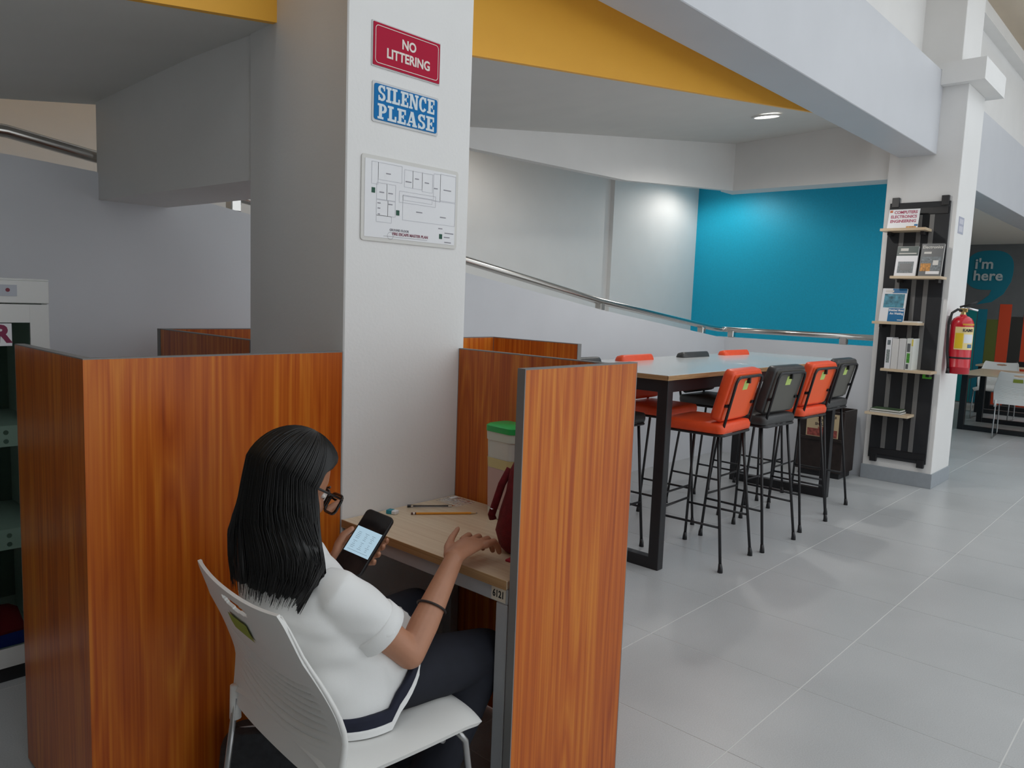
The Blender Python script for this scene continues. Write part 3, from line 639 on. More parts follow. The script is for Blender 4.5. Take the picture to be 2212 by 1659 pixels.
# subject card in an acrylic stand
t = thing('subject_card', 'white COMPUTERS ELECTRONICS ENGINEERING card on the top ledge', 'sign', (XF-.15, 2.03, 2.160)); t.rotation_euler = (0, math.radians(13), 0)
obj('card', B().box(0, .003, -.118, .118, .001, .165), CW, t)
obj('stand_foot', B().box(.003, .07, -.118, .118, .001, .004, Matrix.Rotation(math.radians(-13), 4, 'Y')), CLR, t)
for i, ln in enumerate(('COMPUTERS', 'ELECTRONICS', 'ENGINEERING')): ltext(t, ln, .034, .0 if i else -.012, .138-.038*i, MAG, bold=.0008, sx=.92)
patch(t, 'corner_wave', -.105, -.03, .004, .018, AMB); patch(t, 'corner_stripe', -.116, -.09, .018, .034, CB); patch(t, 'corner_logo', .09, .112, .138, .158, mat('logo_orange', srgb(200, 110, 70), .5))
# second ledge
t = leaning_book('grey and white manual with a device photo, second ledge', 1.985, 1.768, .165, .255, .018, CW)
patch(t, 'cover_band', -.082, .082, .175, .254, DGN); patch(t, 'cover_photo', -.06, .062, .028, .125, GLO); patch(t, 'title_strip', -.005, .055, .215, .238, PAGE, .0012); patch(t, 'title_line', -.07, .065, .19, .198, PAGE, .0012); patch(t, 'photo_screen', -.045, .045, .05, .108, CG, .0012)
t = leaning_book('dark grey Electronics book with curling cover, second ledge', 1.80, 1.768, .17, .275, .024, CG, x=-.12)
ltext(t, 'Electronics', .034, .0, .245, PAGE, bold=.0005); patch(t, 'title_strip', .005, .06, .19, .207, PAGE); patch(t, 'cover_photo', -.075, .075, .05, .165, GLO); patch(t, 'photo_parts', .0, .075, .045, .11, AMB, .0012); patch(t, 'photo_cup', -.055, -.015, .095, .135, PAGE, .0012); patch(t, 'cover_shine', -.07, .03, .02, .045, CW)
# third ledge
t = leaning_book('blue and white Shielded Metal Arc Welding book, third ledge', 2.06, 1.388, .195, .285, .020, CW)
patch(t, 'cover_panel', -.096, .028, .002, .115, CB); patch(t, 'cover_top', -.096, .015, .245, .284, CB); patch(t, 'cover_photo', -.085, .075, .12, .238, mat('weld_photo', srgb(70, 130, 150), .3, noise=.7, nscale=25)); patch(t, 'title_strip', .005, .07, .252, .268, PAGE, .0012)
pb = [(-.085+.16*i/12, .145+.03*math.sin(PI*i/12)*-1) for i in range(13)]
ltext(t, 'Shielded Metal', .026, -.034, .098, WHT, bold=.0006, sx=.78); ltext(t, 'Arc Welding', .026, -.038, .070, WHT, bold=.0006, sx=.78); patch(t, 'publisher_line', -.085, -.05, .014, .019, WHT, .0012)
t = thing('book', 'thin white booklet lying flat on the third ledge', 'book', (XF-.13, 1.90, 1.388), group='books on the column shelf')
obj('cover', B().box(-.06, .08, -.07, .05, 0, .001).box(-.06, .08, -.07, .05, .010, .011), CW, t); obj('pages', B().box(-.058, .078, -.068, .05, .001, .010), PAGE, t)
# fourth ledge: four upright volumes, spines to the viewer
for i, (yc, th, m_, lb) in enumerate(((2.035, .045, CW, 'white volume with grey spine print, leftmost on the fourth ledge'), (1.983, .052, mat('spine_cream', (.70, .68, .66, 1), .5), 'plain cream volume second from left on the fourth ledge'), (1.928, .052, mat('spine_grey', (.66, .65, .64, 1), .5), 'plain pale grey volume third from left on the fourth ledge'), (1.872, .05, mat('spine_pale', (.72, .74, .70, 1), .5), 'volume with green and black cover, rightmost on the fourth ledge'))):
    t = thing('book', lb, 'book', (XF-.195, yc, .995), group='books on the column shelf')
    hh = (.262, .255, .258, .262)[i]
    obj('cover', B().box(0, .002, -th/2, th/2, .001, hh).box(.002, .165, -th/2, -th/2+.002, .001, hh).box(.002, .165, th/2-.002, th/2, .001, hh), m_, t)
    obj('pages', B().box(.004, .162, -th/2+.002, th/2-.002, .004, hh-.005), PAGE, t)
    if i == 0: patch(t, 'spine_print', -.012, .014, .05, .16, mat('spine_print_grey', (.25, .28, .27, 1), .5, noise=.6, nscale=90)); patch(t, 'spine_mark', -.012, .012, .2, .24, GLO)
    if i == 3: patch(t, 'spine_green', -.006, .018, .06, .14, mat('spine_green', srgb(80, 150, 60), .5, noise=.5, nscale=60)); patch(t, 'spine_black', -.004, .02, .15, .22, CG); patch(t, 'spine_yellow', -.024, -.012, .2, .255, mat('spine_yellow', srgb(220, 200, 90), .5)); patch(t, 'spine_black_foot', .0, .02, .01, .05, CG)
# fifth ledge: two flat books
for z, wd, m_, lb in ((.615, .25, CG, 'black book lying flat at the bottom of the pair on the lowest ledge'), (.633, .235, mat('cover_green_black', srgb(70, 92, 62), .4, noise=.7, nscale=30), 'green patterned book lying flat on top of the black one')):
    t = thing('book', lb, 'book', (XF-.11, 2.02, z), group='books on the column shelf')
    obj('cover', B().box(-.08, .08, -wd/2, wd/2, 0, .002).box(-.08, .08, -wd/2, wd/2, .015, .017).box(-.08, .08, wd/2-.002, wd/2, .002, .015), m_, t)
    obj('pages', B().box(-.078, .078, -wd/2+.003, wd/2-.002, .002, .015), PAGE, t)

# ================================================================== FIRE EXTINGUISHER
fe = thing('fire_extinguisher', 'red fire extinguisher with yellow label hung on the column', 'extinguisher', (7.14, 1.562, .985))
REDP = mat('red_enamel', srgb(196, 12, 36), .3, coat=.4); BRASS = mat('brass', (.6, .45, .2, 1), .3, metal=1); RUB = mat('black_rubber', (.012, .012, .013, 1), .5)
def lathe(pr, n=32): return B().loft([[Vector((r*math.cos(2*PI*i/n), r*math.sin(2*PI*i/n), z)) for i in range(n)] for r, z in pr])
obj('cylinder', lathe([(.078, 0), (.084, .006), (.084, .05), (.086, .052), (.086, .058), (.084, .06), (.084, .40), (.08, .425), (.066, .452), (.045, .468), (.026, .475), (.024, .485)]), REDP, fe, smooth=True, ang=50)
obj('strap', lathe([(.0855, .125), (.0865, .127), (.0865, .137), (.0855, .139)]), RUB, fe, smooth=True)
def wrap(a0, a1, z0, z1, r=.0848, n=14): return B().loft([[Vector((r*math.cos(a), r*math.sin(a), z)) for a in [math.radians(a0+(a1-a0)*i/n) for i in range(n+1)]] for z in (z0, z1)], cap=False, closed=False)
# -x/-y side faces the viewer (225 deg)
obj('label', wrap(160, 290, .20, .385), mat('label_cream', srgb(236, 214, 150), .4), fe, smooth=True)
obj('label_yellow', wrap(163, 203, .21, .335, .0851), mat('label_yellow', srgb(226, 190, 40), .4), fe, smooth=True)
obj('label_text_panel', wrap(207, 262, .255, .325, .0851), mat('label_white_panel', (.75, .76, .80, 1), .4), fe, smooth=True)
obj('label_blue', wrap(228, 258, .215, .245, .0852), mat('label_blue_box', srgb(70, 110, 150), .4), fe, smooth=True)
obj('label_strip', wrap(195, 285, .398, .412), mat('label_gold', srgb(214, 150, 40), .4), fe, smooth=True)
a_ = math.radians(222); text('lettering', 'KAMI', .034, frame((.087*math.cos(a_), .087*math.sin(a_), .357), (-math.sin(a_), math.cos(a_), 0), (0, 0, 1)), mat('label_ink', (.03, .02, .02, 1), .5), fe, bold=.0012)
obj('valve', B().tube([(0, 0, .48), (0, 0, .53)], [.02, .016], 14).box(-.016, .016, -.03, .03, .505, .535), BRASS, fe, bevel=.003)
hd = [Vector((0, .02, .535)), Vector((-.0, -.04, .555)), Vector((0, -.10, .565))]
obj('carry_handle', B().tube([(0, .03, .53), (.0, -.04, .535), (.02, -.10, .52)], .008, 8, flat=.5), CHROME, fe, smooth=True)
obj('squeeze_lever', B().tube([(0, .03, .545), (.0, -.03, .565), (.02, -.09, .59)], .008, 8, flat=.5), BLACKM, fe, smooth=True)
obj('hose', B().tube([(-.01, .01, .515), (-.035, .035, .525), (-.055, .07, .495), (-.062, .085, .42), (-.062, .083, .30), (-.068, .076, .18), (-.078, .062, .10), (-.082, .055, .04)], .0105, 10), RUB, fe, smooth=True)
obj('nozzle', B().tube([(-.082, .055, .045), (-.083, .054, .0)], [.012, .016], 10), RUB, fe, smooth=True)
obj('wall_bracket', B().box(-.02, .02, .082, .107, .40, .47), GREYM, fe)
# little notice on the same column face
t = thing('column_notice', 'small grey-blue notice above the fire extinguisher', 'sign', (7.245, 1.669, 2.2))
obj('sheet', B().box(-.085, .085, -.002, 0, -.068, .068), mat('notice_grey', (.42, .43, .52, 1), .5), t)
tb2 = B()
obj('text_block', B().box(-.06, .06, -.0026, -.002, .012, .052), mat('notice_pale', (.6, .6, .66, 1), .5), t); obj('text_block', B().box(-.06, .06, -.0026, -.002, -.052, -.006), mat('notice_pale', (.6, .6, .66, 1), .5), t)

# ================================================================== MURAL ON THE FAR WALL
XM = 14.8; sc_ = XM/13.0
mw = bpy.data.objects['wall_mural']
TEAL = mat('mural_teal', srgb(14, 120, 140), .6); TEAL2 = mat('mural_teal_light', srgb(18, 140, 140), .6); OLV = mat('mural_olive', srgb(100, 108, 44), .6); MOR = mat('mural_orange', srgb(214, 72, 34), .6); CHA = mat('mural_charcoal', srgb(52, 50, 46), .6); MWT = mat('mural_white', srgb(190, 200, 200), .6)
def mur(name, poly, m_, d=.004): return obj(name, B().prism(poly, (XM, 0, 0), (0, -1, 0), (0, 0, 1), (-1, 0, 0), d), m_, mw)
def mz(z): return 1.45+(z-1.45)*sc_
bub = []
cy, cz, ry, rz = -2.57*sc_, mz(2.14), .305*sc_, .285*sc_
for i in range(40):
    a = 2*PI*i/40; ca, sa = math.cos(a), math.sin(a)
    bub.append((cy+ry*math.copysign(abs(ca)**.75, ca), cz+rz*math.copysign(abs(sa)**.75, sa)))
mur('speech_bubble', bub, TEAL)
tail = [(-2.44, 1.90), (-2.48, 1.80), (-2.56, 1.72), (-2.69, 1.65), (-2.56, 1.69), (-2.42, 1.78), (-2.31, 1.94), (-2.28, 2.05), (-2.35, 2.02)]
mur('bubble_tail', [(y*sc_, mz(z)) for y, z in reversed([(-2.50, 1.90), (-2.54, 1.78), (-2.69, 1.64), (-2.50, 1.68), (-2.36, 1.80), (-2.28, 1.98), (-2.27, 2.10), (-2.35, 2.05)])], TEAL, .0045)
text('lettering', "i'm", .205*sc_, frame((XM-.02, 2.635*sc_, mz(2.225)), (0, -1, 0), (0, 0, 1)), MWT, mw, bold=.005)
text('lettering', "here", .205*sc_, frame((XM-.02, 2.575*sc_, mz(2.055)), (0, -1, 0), (0, 0, 1)), MWT, mw, bold=.005)
for ya, yb, zt, m_ in ((3.1, 2.90, 1.60, OLV), (2.90, 2.665, 1.57, TEAL2), (2.655, 2.535, 1.575, TEAL), (2.53, 2.388, 1.43, OLV), (2.385, 2.235, 1.655, MOR), (2.23, 2.085, 1.48, CHA), (2.08, 1.94, 1.62, MOR), (1.93, 1.78, 1.5, TEAL)):
    mur('painted_book_spine', [(-ya*sc_, 0.02), (-yb*sc_, 0.02), (-yb*sc_, mz(zt)), (-ya*sc_, mz(zt))], m_)

# ================================================================== WHITE SHELL CHAIRS
def sheet(fn, nu, nv, th, hole=None):
    """two-sided grid of fn(u,v), u,v in 0..1, thickness th, hole(u,v)->True leaves the cell open"""
    P = [[fn(i/nu, j/nv) for j in range(nv+1)] for i in range(nu+1)]; N = []
    for i in range(nu+1):
        row = []
        for j in range(nv+1):
            du = P[min(i+1, nu)][j]-P[max(i-1, 0)][j]; dv = P[i][min(j+1, nv)]-P[i][max(j-1, 0)]
            row.append(du.cross(dv).normalized())
        N.append(row)
    vs = [P[i][j] for i in range(nu+1) for j in range(nv+1)]+[P[i][j]-N[i][j]*th for i in range(nu+1) for j in range(nv+1)]
    k = nv+1; off = (nu+1)*k; I = lambda i, j: i*k+j
    open_ = lambda i, j: i < 0 or j < 0 or i >= nu or j >= nv or (hole and hole((i+.5)/nu, (j+.5)/nv))
    fs = []
    for i in range(nu):
        for j in range(nv):
            if open_(i, j): continue
            a, b_, c, d = I(i, j), I(i+1, j), I(i+1, j+1), I(i, j+1)
            fs += [(a, b_, c, d), (a+off, d+off, c+off, b_+off)]
            if open_(i-1, j): fs.append((a, d, d+off, a+off))
            if open_(i+1, j): fs.append((b_, b_+off, c+off, c))
            if open_(i, j-1): fs.append((a, a+off, b_+off, b_))
            if open_(i, j+1): fs.append((d, c, c+off, d+off))
    return B().add(vs, fs)
def make_chair(label, group=None):
    t = thing('shell_chair', label, 'chair', group=group)
    def back(u, v):
        s = 2*u-1
        hw = .247+.012*math.sin(min(1, v/.8)*PI)-.038*max(0, (v-.45)/.55)**1.1
        if v > .92: hw -= .010*((v-.92)/.08)**2.2
        z = .425+.395*v+.012*v*abs(s)**2.2-.008*v
        lean = -.204+.014*math.sin(min(1, v/.75)*PI)-.098*max(0, (v-.30)/.70)**1.15
        wrap_ = .012*abs(s)**2.3-.006*v
        rib = 0.
        w_ = v+.10*s*s*-1
        if .12 < w_ < .56 and abs(s) < .86:
            e = min(1, (w_-.12)/.05, (.56-w_)/.05, (.86-abs(s))/.10)
            rib = .0024*math.sin((w_-.12)/.44*PI*2*9)*max(0, e)
        return Vector((lean+wrap_+rib, s*hw, z))
    hole = lambda u, v: ((2*u-1.03)/.30)**2+((v-.912)/.036)**2 < 1
    o1 = obj('backrest', sheet(back, 56, 110, .0075, hole), WHITEP, t, smooth=True, ang=50)
    def seat(u, v):
        s = 2*u-1; x = -.205+.435*v
        hw = .236+.006*math.sin(v*PI); z = .452-.012*math.sin(v*PI)*(1-s*s)
        if v < .12: z += .02*((.12-v)/.12)**2
        if v > .80: q = (v-.80)/.20; z -= .030*q**2.2; hw -= .035*q**3
        z -= .018*abs(s)**6
        return Vector((x, s*hw, z))
    obj('seat', sheet(seat, 30, 40, .011), WHITEP, t, smooth=True, ang=50)
    for s in (-1, 1):
        rim_ = [back(.5+.5*s*.995, q/14*.99) for q in range(15)]
        obj('side_rim', B().tube(rim_, [.0105-.0080*(q/14)**.8 for q in range(15)], 10), WHITEP, t, smooth=True)
        obj('leg_socket', B().tube([(-.200, s*.232, .385), (-.200, s*.234, .47)], [.0145, .012], 12), WHITEP, t, smooth=True)
        y = s*.228
        obj('sled_leg', B().tube([(-.20, y, .44), (-.225, y, .25), (-.247, y, .04), (-.240, y, .012), (-.21, y, .0085), (.16, y, .0085), (.20, y, .012), (.212, y, .04), (.19, y, .25), (.165, y, .40), (.14, y, .432)], .0080, 10), mat('satin_steel', (.42, .42, .42, 1), .3, metal=.85), t, smooth=True)
    obj('cross_bar', B().tube([(.10, -.228, .425), (.06, 0, .405), (.10, .228, .425)], .008, 8), mat('satin_steel', (.42, .42, .42, 1), .3, metal=.85), t, smooth=True)
    a = back(.5, .715); b_ = back(.5, .75); dv = (b_-a).normalized(); du = Vector((0, -1, 0)); n = du.cross(dv).normalized()
    if n.x > 0: n = -n
    c = back(.5, .715)
    vs = []
    for q, (yy, vv) in enumerate([(y_, v_) for v_ in (.705, .732, .76, .787, .815) for y_ in (-.030, -.005, .02, .04, .06)]):
        p = back(.5+yy/.41, vv); vs.append(p+Vector((-.0118, 0, -.001)))
    obj('asset_sticker', B().add(vs, [(r5*5+i, r5*5+i+1, r5*5+i+6, r5*5+i+5) for r5 in range(4) for i in range(4)]), mat('olive_sticker', srgb(140, 152, 52), .6), t)
    return t
chair = make_chair('white plastic shell chair the girl sits on', 'white shell chairs')
chair.location = (1.076, 1.468, 0); chair.rotation_euler.z = math.radians(-4.4)
dup(chair, (10.98, 1.70, 0), math.radians(4), 'white shell chair pushed up to the far reading table, seen from behind', 'white shell chairs')
dup(chair, (12.75, 2.30, 0), math.radians(180), 'white shell chair beyond the far reading table, facing the viewer', 'white shell chairs')

# ================================================================== FAR READING TABLES
def far_table(label, loc_, lx, ly):
    t = thing('reading_table', label, 'table', loc_, group='far reading tables')
    obj('table_top', B().box(-lx/2, lx/2, -ly/2, ly/2, .715, .74), OAK, t, bevel=.003)
    for sx in (-1, 1):
        for sy in (-1, 1): obj('leg', B().box(sx*(lx/2-.10)-.035, sx*(lx/2-.10)+.035, sy*(ly/2-.06)-.035, sy*(ly/2-.06)+.035, 0, .715), BLACKM, t, bevel=.003)
        obj('foot_bar', B().box(sx*(lx/2-.10)-.03, sx*(lx/2-.10)+.03, -ly/2+.09, ly/2-.09, 0, .06), BLACKM, t, bevel=.003)
    for sy in (-1, 1): obj('apron', B().box(-lx/2+.06, lx/2-.06, sy*(ly/2-.06)-.02, sy*(ly/2-.06)+.02, .655, .715), BLACKM, t)
    return t
far_table('oak-topped reading table with black legs beside the extinguisher', (11.78, 1.75, 0), 1.25, 1.35)
far_table('oak-topped reading table furthest back, below the mural', (13.85, 1.95, 0), .9, 1.5)
t = thing('document_tray', 'flat black tray on the furthest reading table', 'tray', (13.75, 2.05, .74))
obj('base', B().box(-.2, .2, -.22, .22, 0, .012), BLACKM, t, bevel=.003); obj('rim', B().loft([[Vector((x, y, z)) for x, y in rrect(.40*k_, .44*k_, .02, 3)] for k_, z in ((.98, .012), (1.0, .06), (.95, .06), (.93, .012))], cap=False), BLACKM, t)
t = thing('folding_chair', 'dark purple padded chair with chrome legs half hidden by the column', 'chair', (11.25, 2.78, 0), math.radians(20))
PUR = mat('dark_purple_fabric', srgb(44, 36, 66), .8)
obj('seat', B().box(-.2, .2, -.21, .21, .43, .47), PUR, t, bevel=.015); obj('backrest', B().box(-.235, -.205, -.2, .2, .58, .84), PUR, t, bevel=.012)
for s_ in (-1, 1):
    obj('leg', B().tube([(-.22, s_*.2, .82), (-.2, s_*.2, .45), (.12, s_*.2, .02), (.16, s_*.2, .01)], .011, 8), CHROME, t, smooth=True)
    obj('leg', B().tube([(.16, s_*.19, .43), (-.18, s_*.19, .01)], .011, 8), CHROME, t, smooth=True)
obj('floor_bar', B().tube([(-.18, -.19, .011), (-.18, .19, .011)], .011, 8), CHROME, t, smooth=True)

# ================================================================== DISPLAY CABINET AT THE LEFT
cb = thing('display_cabinet', 'white display cabinet with glass front beside the left partition', 'cabinet', (.35, 3.34, 0))
CABW = mat('cabinet_white', (.70, .70, .68, 1), .4); CABI = mat('cabinet_inside', (.20, .23, .21, 1), .7)
hx, hy, hz = .56, .24, 1.452
for a in ((-hx, -hx+.02, -hy+.021, hy, .055, hz), (hx-.02, hx, -hy+.021, hy, .055, hz), (-hx+.02, hx-.02, hy-.015, hy, .055, hz)): obj('side_panel', B().box(*a), CABW, cb, bevel=.002)
obj('back_lining', B().box(-hx+.02, hx-.02, hy-.02, hy-.0155, .16, 1.3), CABI, cb)
obj('top_panel', B().box(-hx, hx, -hy, hy, hz, hz+.008), CABW, cb, bevel=.002)
obj('header', B().box(-hx, hx, -hy-.001, -hy+.03, 1.374, hz), CABW, cb, bevel=.002)
obj('plinth', B().box(-hx+.01, hx-.01, -hy+.02, hy-.02, 0, .055), BLACKM, cb)
obj('bottom_panel', B().box(-hx+.02, hx-.02, -hy+.03, hy-.015, .055, .12), CABW, cb, bevel=.002)
dr = obj('door', B().box(-hx+.02, -hx+.08, -hy, -hy+.02, .06, 1.370).box(hx-.062, hx-.002, -hy-.001, -hy+.02, .06, 1.370).box(-hx+.08, hx-.062, -hy, -hy+.02, 1.306, 1.370).box(-hx+.08, hx-.062, -hy, -hy+.02, .06, .13), CABW, cb)
obj('glass_pane', B().box(-hx+.08, hx-.062, -hy+.008, -hy+.012, .13, 1.306), mat('tinted_glass', (.55, .68, .62, 1), .05, trans=1, ior=1.1), dr)
for z in (.545, .92):
    sh = obj('shelf', B().box(-hx+.02, hx-.02, -hy+.03, hy-.03, z, z+.02), CABW, cb)
    obj('shelf_front', B().box(-hx+.02, hx-.02, -hy+.022, -hy+.03, z-.055, z+.02), CABW, sh)
    for i in range(9):
        for dz in (-.002, -.034):
            x = hx-.06-.055*i+(.028 if dz else 0)
            obj('perforation', B().tube([(x, -hy+.0221, z-.002+dz), (x, -hy+.0213, z-.002+dz)], .0085, 12), CABI, sh)
sg_ = obj('name_board', B().box(-.12, hx-.120, -hy-.004, -hy+.007, 1.225, 1.303), mat('board_white', (.8, .8, .82, 1), .5), cb)
text('lettering', 'R', .082, frame((hx-.150, -hy-.0045, 1.264), (1, 0, 0), (0, 0, 1)), mat('maroon_ink', srgb(128, 20, 70), .5), cb, bold=.004)
obj('emblem_sticker', B().box(hx-.25, hx-.100, -hy-.003, -hy-.001, 1.398, 1.437), mat('sticker_grey', (.45, .47, .52, 1), .5), cb)
obj('emblem_mark', B().tube([(hx-.128, -hy-.0036, 1.419), (hx-.128, -hy-.003, 1.419)], .007, 10), mat('emblem_red', srgb(120, 30, 50), .5), cb)
t = thing('folded_banner', 'red and blue cloth lying inside the display cabinet', 'cloth', (.62, 3.28, .121))
obj('red_fold', B().loft([[Vector((x, y, z)) for y, z in ((-.12, .002), (.10, .002), (.10, .05+.03*math.sin(6*x+1)), (-.02, .075+.03*math.sin(5*x)), (-.12, .05))] for x in [-.2+.04*i for i in range(11)]]), mat('banner_red', srgb(150, 10, 30), .8), t, smooth=True, ang=40)
obj('blue_fold', B().loft([[Vector((x, y, z)) for y, z in ((-.155, .002), (-.125, .002), (-.125, .035+.01*math.sin(7*x)), (-.15, .03))] for x in [-.2+.04*i for i in range(11)]]), mat('banner_blue', srgb(28, 44, 140), .8), t, smooth=True, ang=40)

# ================================================================== BAG UNDER THE CHAIR
t = thing('floor_bag', 'dark grey bag on the floor under the white chair', 'bag', (1.06, 1.80, 0), math.radians(-38))
DBAG = mat('dark_bag_fabric', (.018, .02, .024, 1), .75, noise=.3, nscale=50, bump=.3, bscale=250)
obj('body', B().loft([[Vector((x, y, z)) for x, y in rrect(.30*k_, .13*k2, .04, 4)] for k_, k2, z in ((.92, .85, .003), (1, 1, .03), (1, 1.02, .14), (.96, .9, .22), (.8, .6, .262))]), DBAG, t, smooth=True, ang=60)
obj('zip', B().tube([(-.13, 0, .235), (-.10, 0, .258), (0, 0, .266), (.10, 0, .258), (.13, 0, .235)], .004, 8), mat('zip_grey', (.4, .4, .42, 1), .4), t, smooth=True)
obj('handle', B().tube([(-.05, 0, .262), (-.04, -.02, .295), (.04, -.02, .295), (.05, 0, .262)], .007, 8), DBAG, t, smooth=True)

# ================================================================== PERSON
PB = Vector((1.0, 1.5, 0))
person = thing('person', 'seated person with long black hair, white shirt and glasses looking at a phone', 'person', PB)
SKIN = mat('skin', srgb(178, 126, 98), .5, noise=.05, nscale=30); MATS['skin'].node_tree.nodes['Principled BSDF'].inputs['Subsurface Weight'].default_value = .08
MATS['skin'].node_tree.nodes['Principled BSDF'].inputs['Subsurface Radius'].default_value = (.02, .008, .004)
SHIRT = mat('white_cotton', (.80, .80, .79, 1), .8, bump=.12, bscale=900)
NAVY = mat('navy_cloth', srgb(20, 24, 44), .85, noise=.15, nscale=40); TROUS = mat('dark_navy_trousers', (.0075, .009, .017, 1), .85, noise=.15, nscale=30)
HAIR = mat('black_hair', (.006, .0055, .0055, 1), .42)
TR = Matrix.Translation(-PB)
def pobj(name, me, m_, parent=None):
    if isinstance(me, B): me = me.mesh(name)
    me.transform(TR)
    for p in me.polygons: p.use_smooth = True
    return obj(name, me, m_, parent or person)
V3 = Vector
def lerp(a, b_, t_): return a+(b_-a)*t_
# joints
R_SH, R_EL, R_WR = V3((.965, 1.395, .785)), V3((1.128, 1.326, .612)), V3((1.325, 1.390, .786))
L_SH, L_EL = V3((.960, 1.705, .790)), V3((1.03, 1.80, .60))
HC = V3((.972, 1.588, 1.003))
pit, yw = math.radians(-33), math.radians(-6)
HF = V3((math.cos(yw)*math.cos(pit), math.sin(yw)*math.cos(pit), math.sin(pit))); HL = V3((-math.sin(yw), math.cos(yw), 0)); HU = HF.cross(HL)
HM = Matrix((HF, HL, HU)).transposed()
def hp_(a, b_, c): return HC+HF*a+HL*b_+HU*c
# phone frame
PC = V3((1.163, 1.560, .820)); PA = V3((.69, .08, .72)).normalized(); PBx = V3((.32, -.93, -.2)); PBx = (PBx-PA*PBx.dot(PA)).normalized(); PN = PBx.cross(PA).normalized()
def ph(a, b_, n): return PC+PBx*a+PA*b_+PN*n
L_WR = ph(-.062, -.095, -.030)
torso = [((1.05, 1.495, .475), .105, .150), ((1.045, 1.50, .53), .110, .155), ((1.015, 1.51, .62), .090, .128), ((.968, 1.525, .69), .090, .132), ((.962, 1.54, .75), .088, .142), ((.960, 1.548, .800), .070, .140), ((.962, 1.556, .828), .050, .095)]
def tsec(c, a, b_, tilt=0): return (c, (a, 0, a*tilt), (0, b_, 0))
bd = B()
bd.ell([tsec(c, a, b_) for c, a, b_ in torso], 28)
bd.tube([(.960, 1.556, .80), (.958, 1.568, .87), (.962, 1.588, .96)], [.058, .047, .050], 18)
# skull, jaw, nose, lips, ears
bd.sphere(HC+HU*.012-HF*.008, .093, .073, .098, HM)
bd.sphere(hp_(.022, 0, -.046), .070, .060, .066, HM)
bd.sphere(hp_(.054, 0, -.094), .030, .032, .022, HM)
bd.tube([hp_(.082, 0, .012), hp_(.095, 0, -.012), hp_(.104, 0, -.030)], [.008, .010, .012], 10)
bd.sphere(hp_(.099, 0, -.033), .012, .014, .009, HM, 12, 8)
bd.sphere(hp_(.087, 0, -.060), .009, .021, .005, HM, 12, 8); bd.sphere(hp_(.085, 0, -.069), .009, .018, .006, HM, 12, 8)
for s_ in (-1, 1):
    bd.sphere(hp_(.052, s_*.036, -.032), .030, .026, .032, HM, 14, 10)
    bd.sphere(hp_(-.012, s_*.076, -.012), .018, .007, .030, HM, 12, 8)
# arms
def arm(sh, el, wr): 
    bd.cap_tube([sh, lerp(sh, el, .5), el], [.036, .040, .0345], 16)
    bd.cap_tube([el, lerp(el, wr, .3), lerp(el, wr, .7), wr], [.035, .036, .029, .0235], 16)
arm(R_SH, R_EL, R_WR); arm(L_SH, L_EL, L_WR)
# right hand resting on the desk
hd_ = V3((math.cos(math.radians(14)), math.sin(math.radians(14)), 0)); hl_ = V3((-hd_.y, hd_.x, 0)); hz_ = V3((0, 0, 1))
HS = 1.18
def rh(a, b_, c): return R_WR+(hd_*a+hl_*b_+hz_*c)*HS
bd.ell([(rh(-.012, 0, 0), (0, 0, .019), hl_*.025), (rh(.02, .002, .006), (0, 0, .017), hl_*.032), (rh(.055, 0, .012), (0, 0, .015), hl_*.040), (rh(.086, -.001, .012), (0, 0, .0125), hl_*.040), (rh(.094, -.001, .010), (0, 0, .008), hl_*.036)], 20)
for yo, l1, l2, l3, sp in ((.030, .034, .024, .017, .16), (.0100, .039, .026, .018, .05), (-.0110, .036, .025, .017, -.08), (-.030, .028, .021, .015, -.22)):
    k0 = rh(.080, yo, .012); d = (hd_+hl_*sp).normalized()
    k1 = k0+d*l1*HS+hz_*.002; k2 = k1+d*l2*.72*HS-hz_*l2*.80*HS; k3 = k2+d*l3*.30*HS-hz_*l3*.80*HS
    k3.z = max(k3.z, ZD+.0075); k2.z = max(k2.z, ZD+.010)
    bd.cap_tube([k0, lerp(k0, k1, .5)+hz_*.001, k1, k2, k3], [.0112, .0100, .0100, .0090, .0076], 12)
bd.cap_tube([rh(.008, .020, -.002), rh(.038, .042, .006), rh(.064, .050, .018), rh(.092, .052, .032)], [.0150, .0122, .0096, .0066], 12)
# left hand round the phone (palm behind the left edge, fingers across the back, thumb on the front)
bd.ell([(L_WR, PN*.019, PBx*.024), (ph(-.058, -.070, -.028), PN*.018, PBx*.027), (ph(-.045, -.030, -.026), PN*.014, PBx*.030), (ph(-.036, .005, -.026), PN*.012, PBx*.028), (ph(-.03, .018, -.026), PN*.008, PBx*.02)], 18)
for q, (b0, ln, tp) in enumerate(((.012, .066, .028), (-.008, .072, .010), (-.028, .070, -.012), (-.047, .060, -.034))):
    bd.cap_tube([ph(-.040, b0, -.028), ph(-.012, b0+.006, -.026), ph(.022, lerp(b0, tp, .5), -.024), ph(.0485, tp, -.017), ph(.0535, tp+.001, -.004)], [.0098, .0092, .0086, .0076, .0062], 12)
bd.cap_tube([ph(-.058, -.058, -.022), ph(-.062, -.030, -.006), ph(-.056, -.006, .008), ph(-.042, .016, .0135)], [.0145, .0118, .0098, .0068], 12)
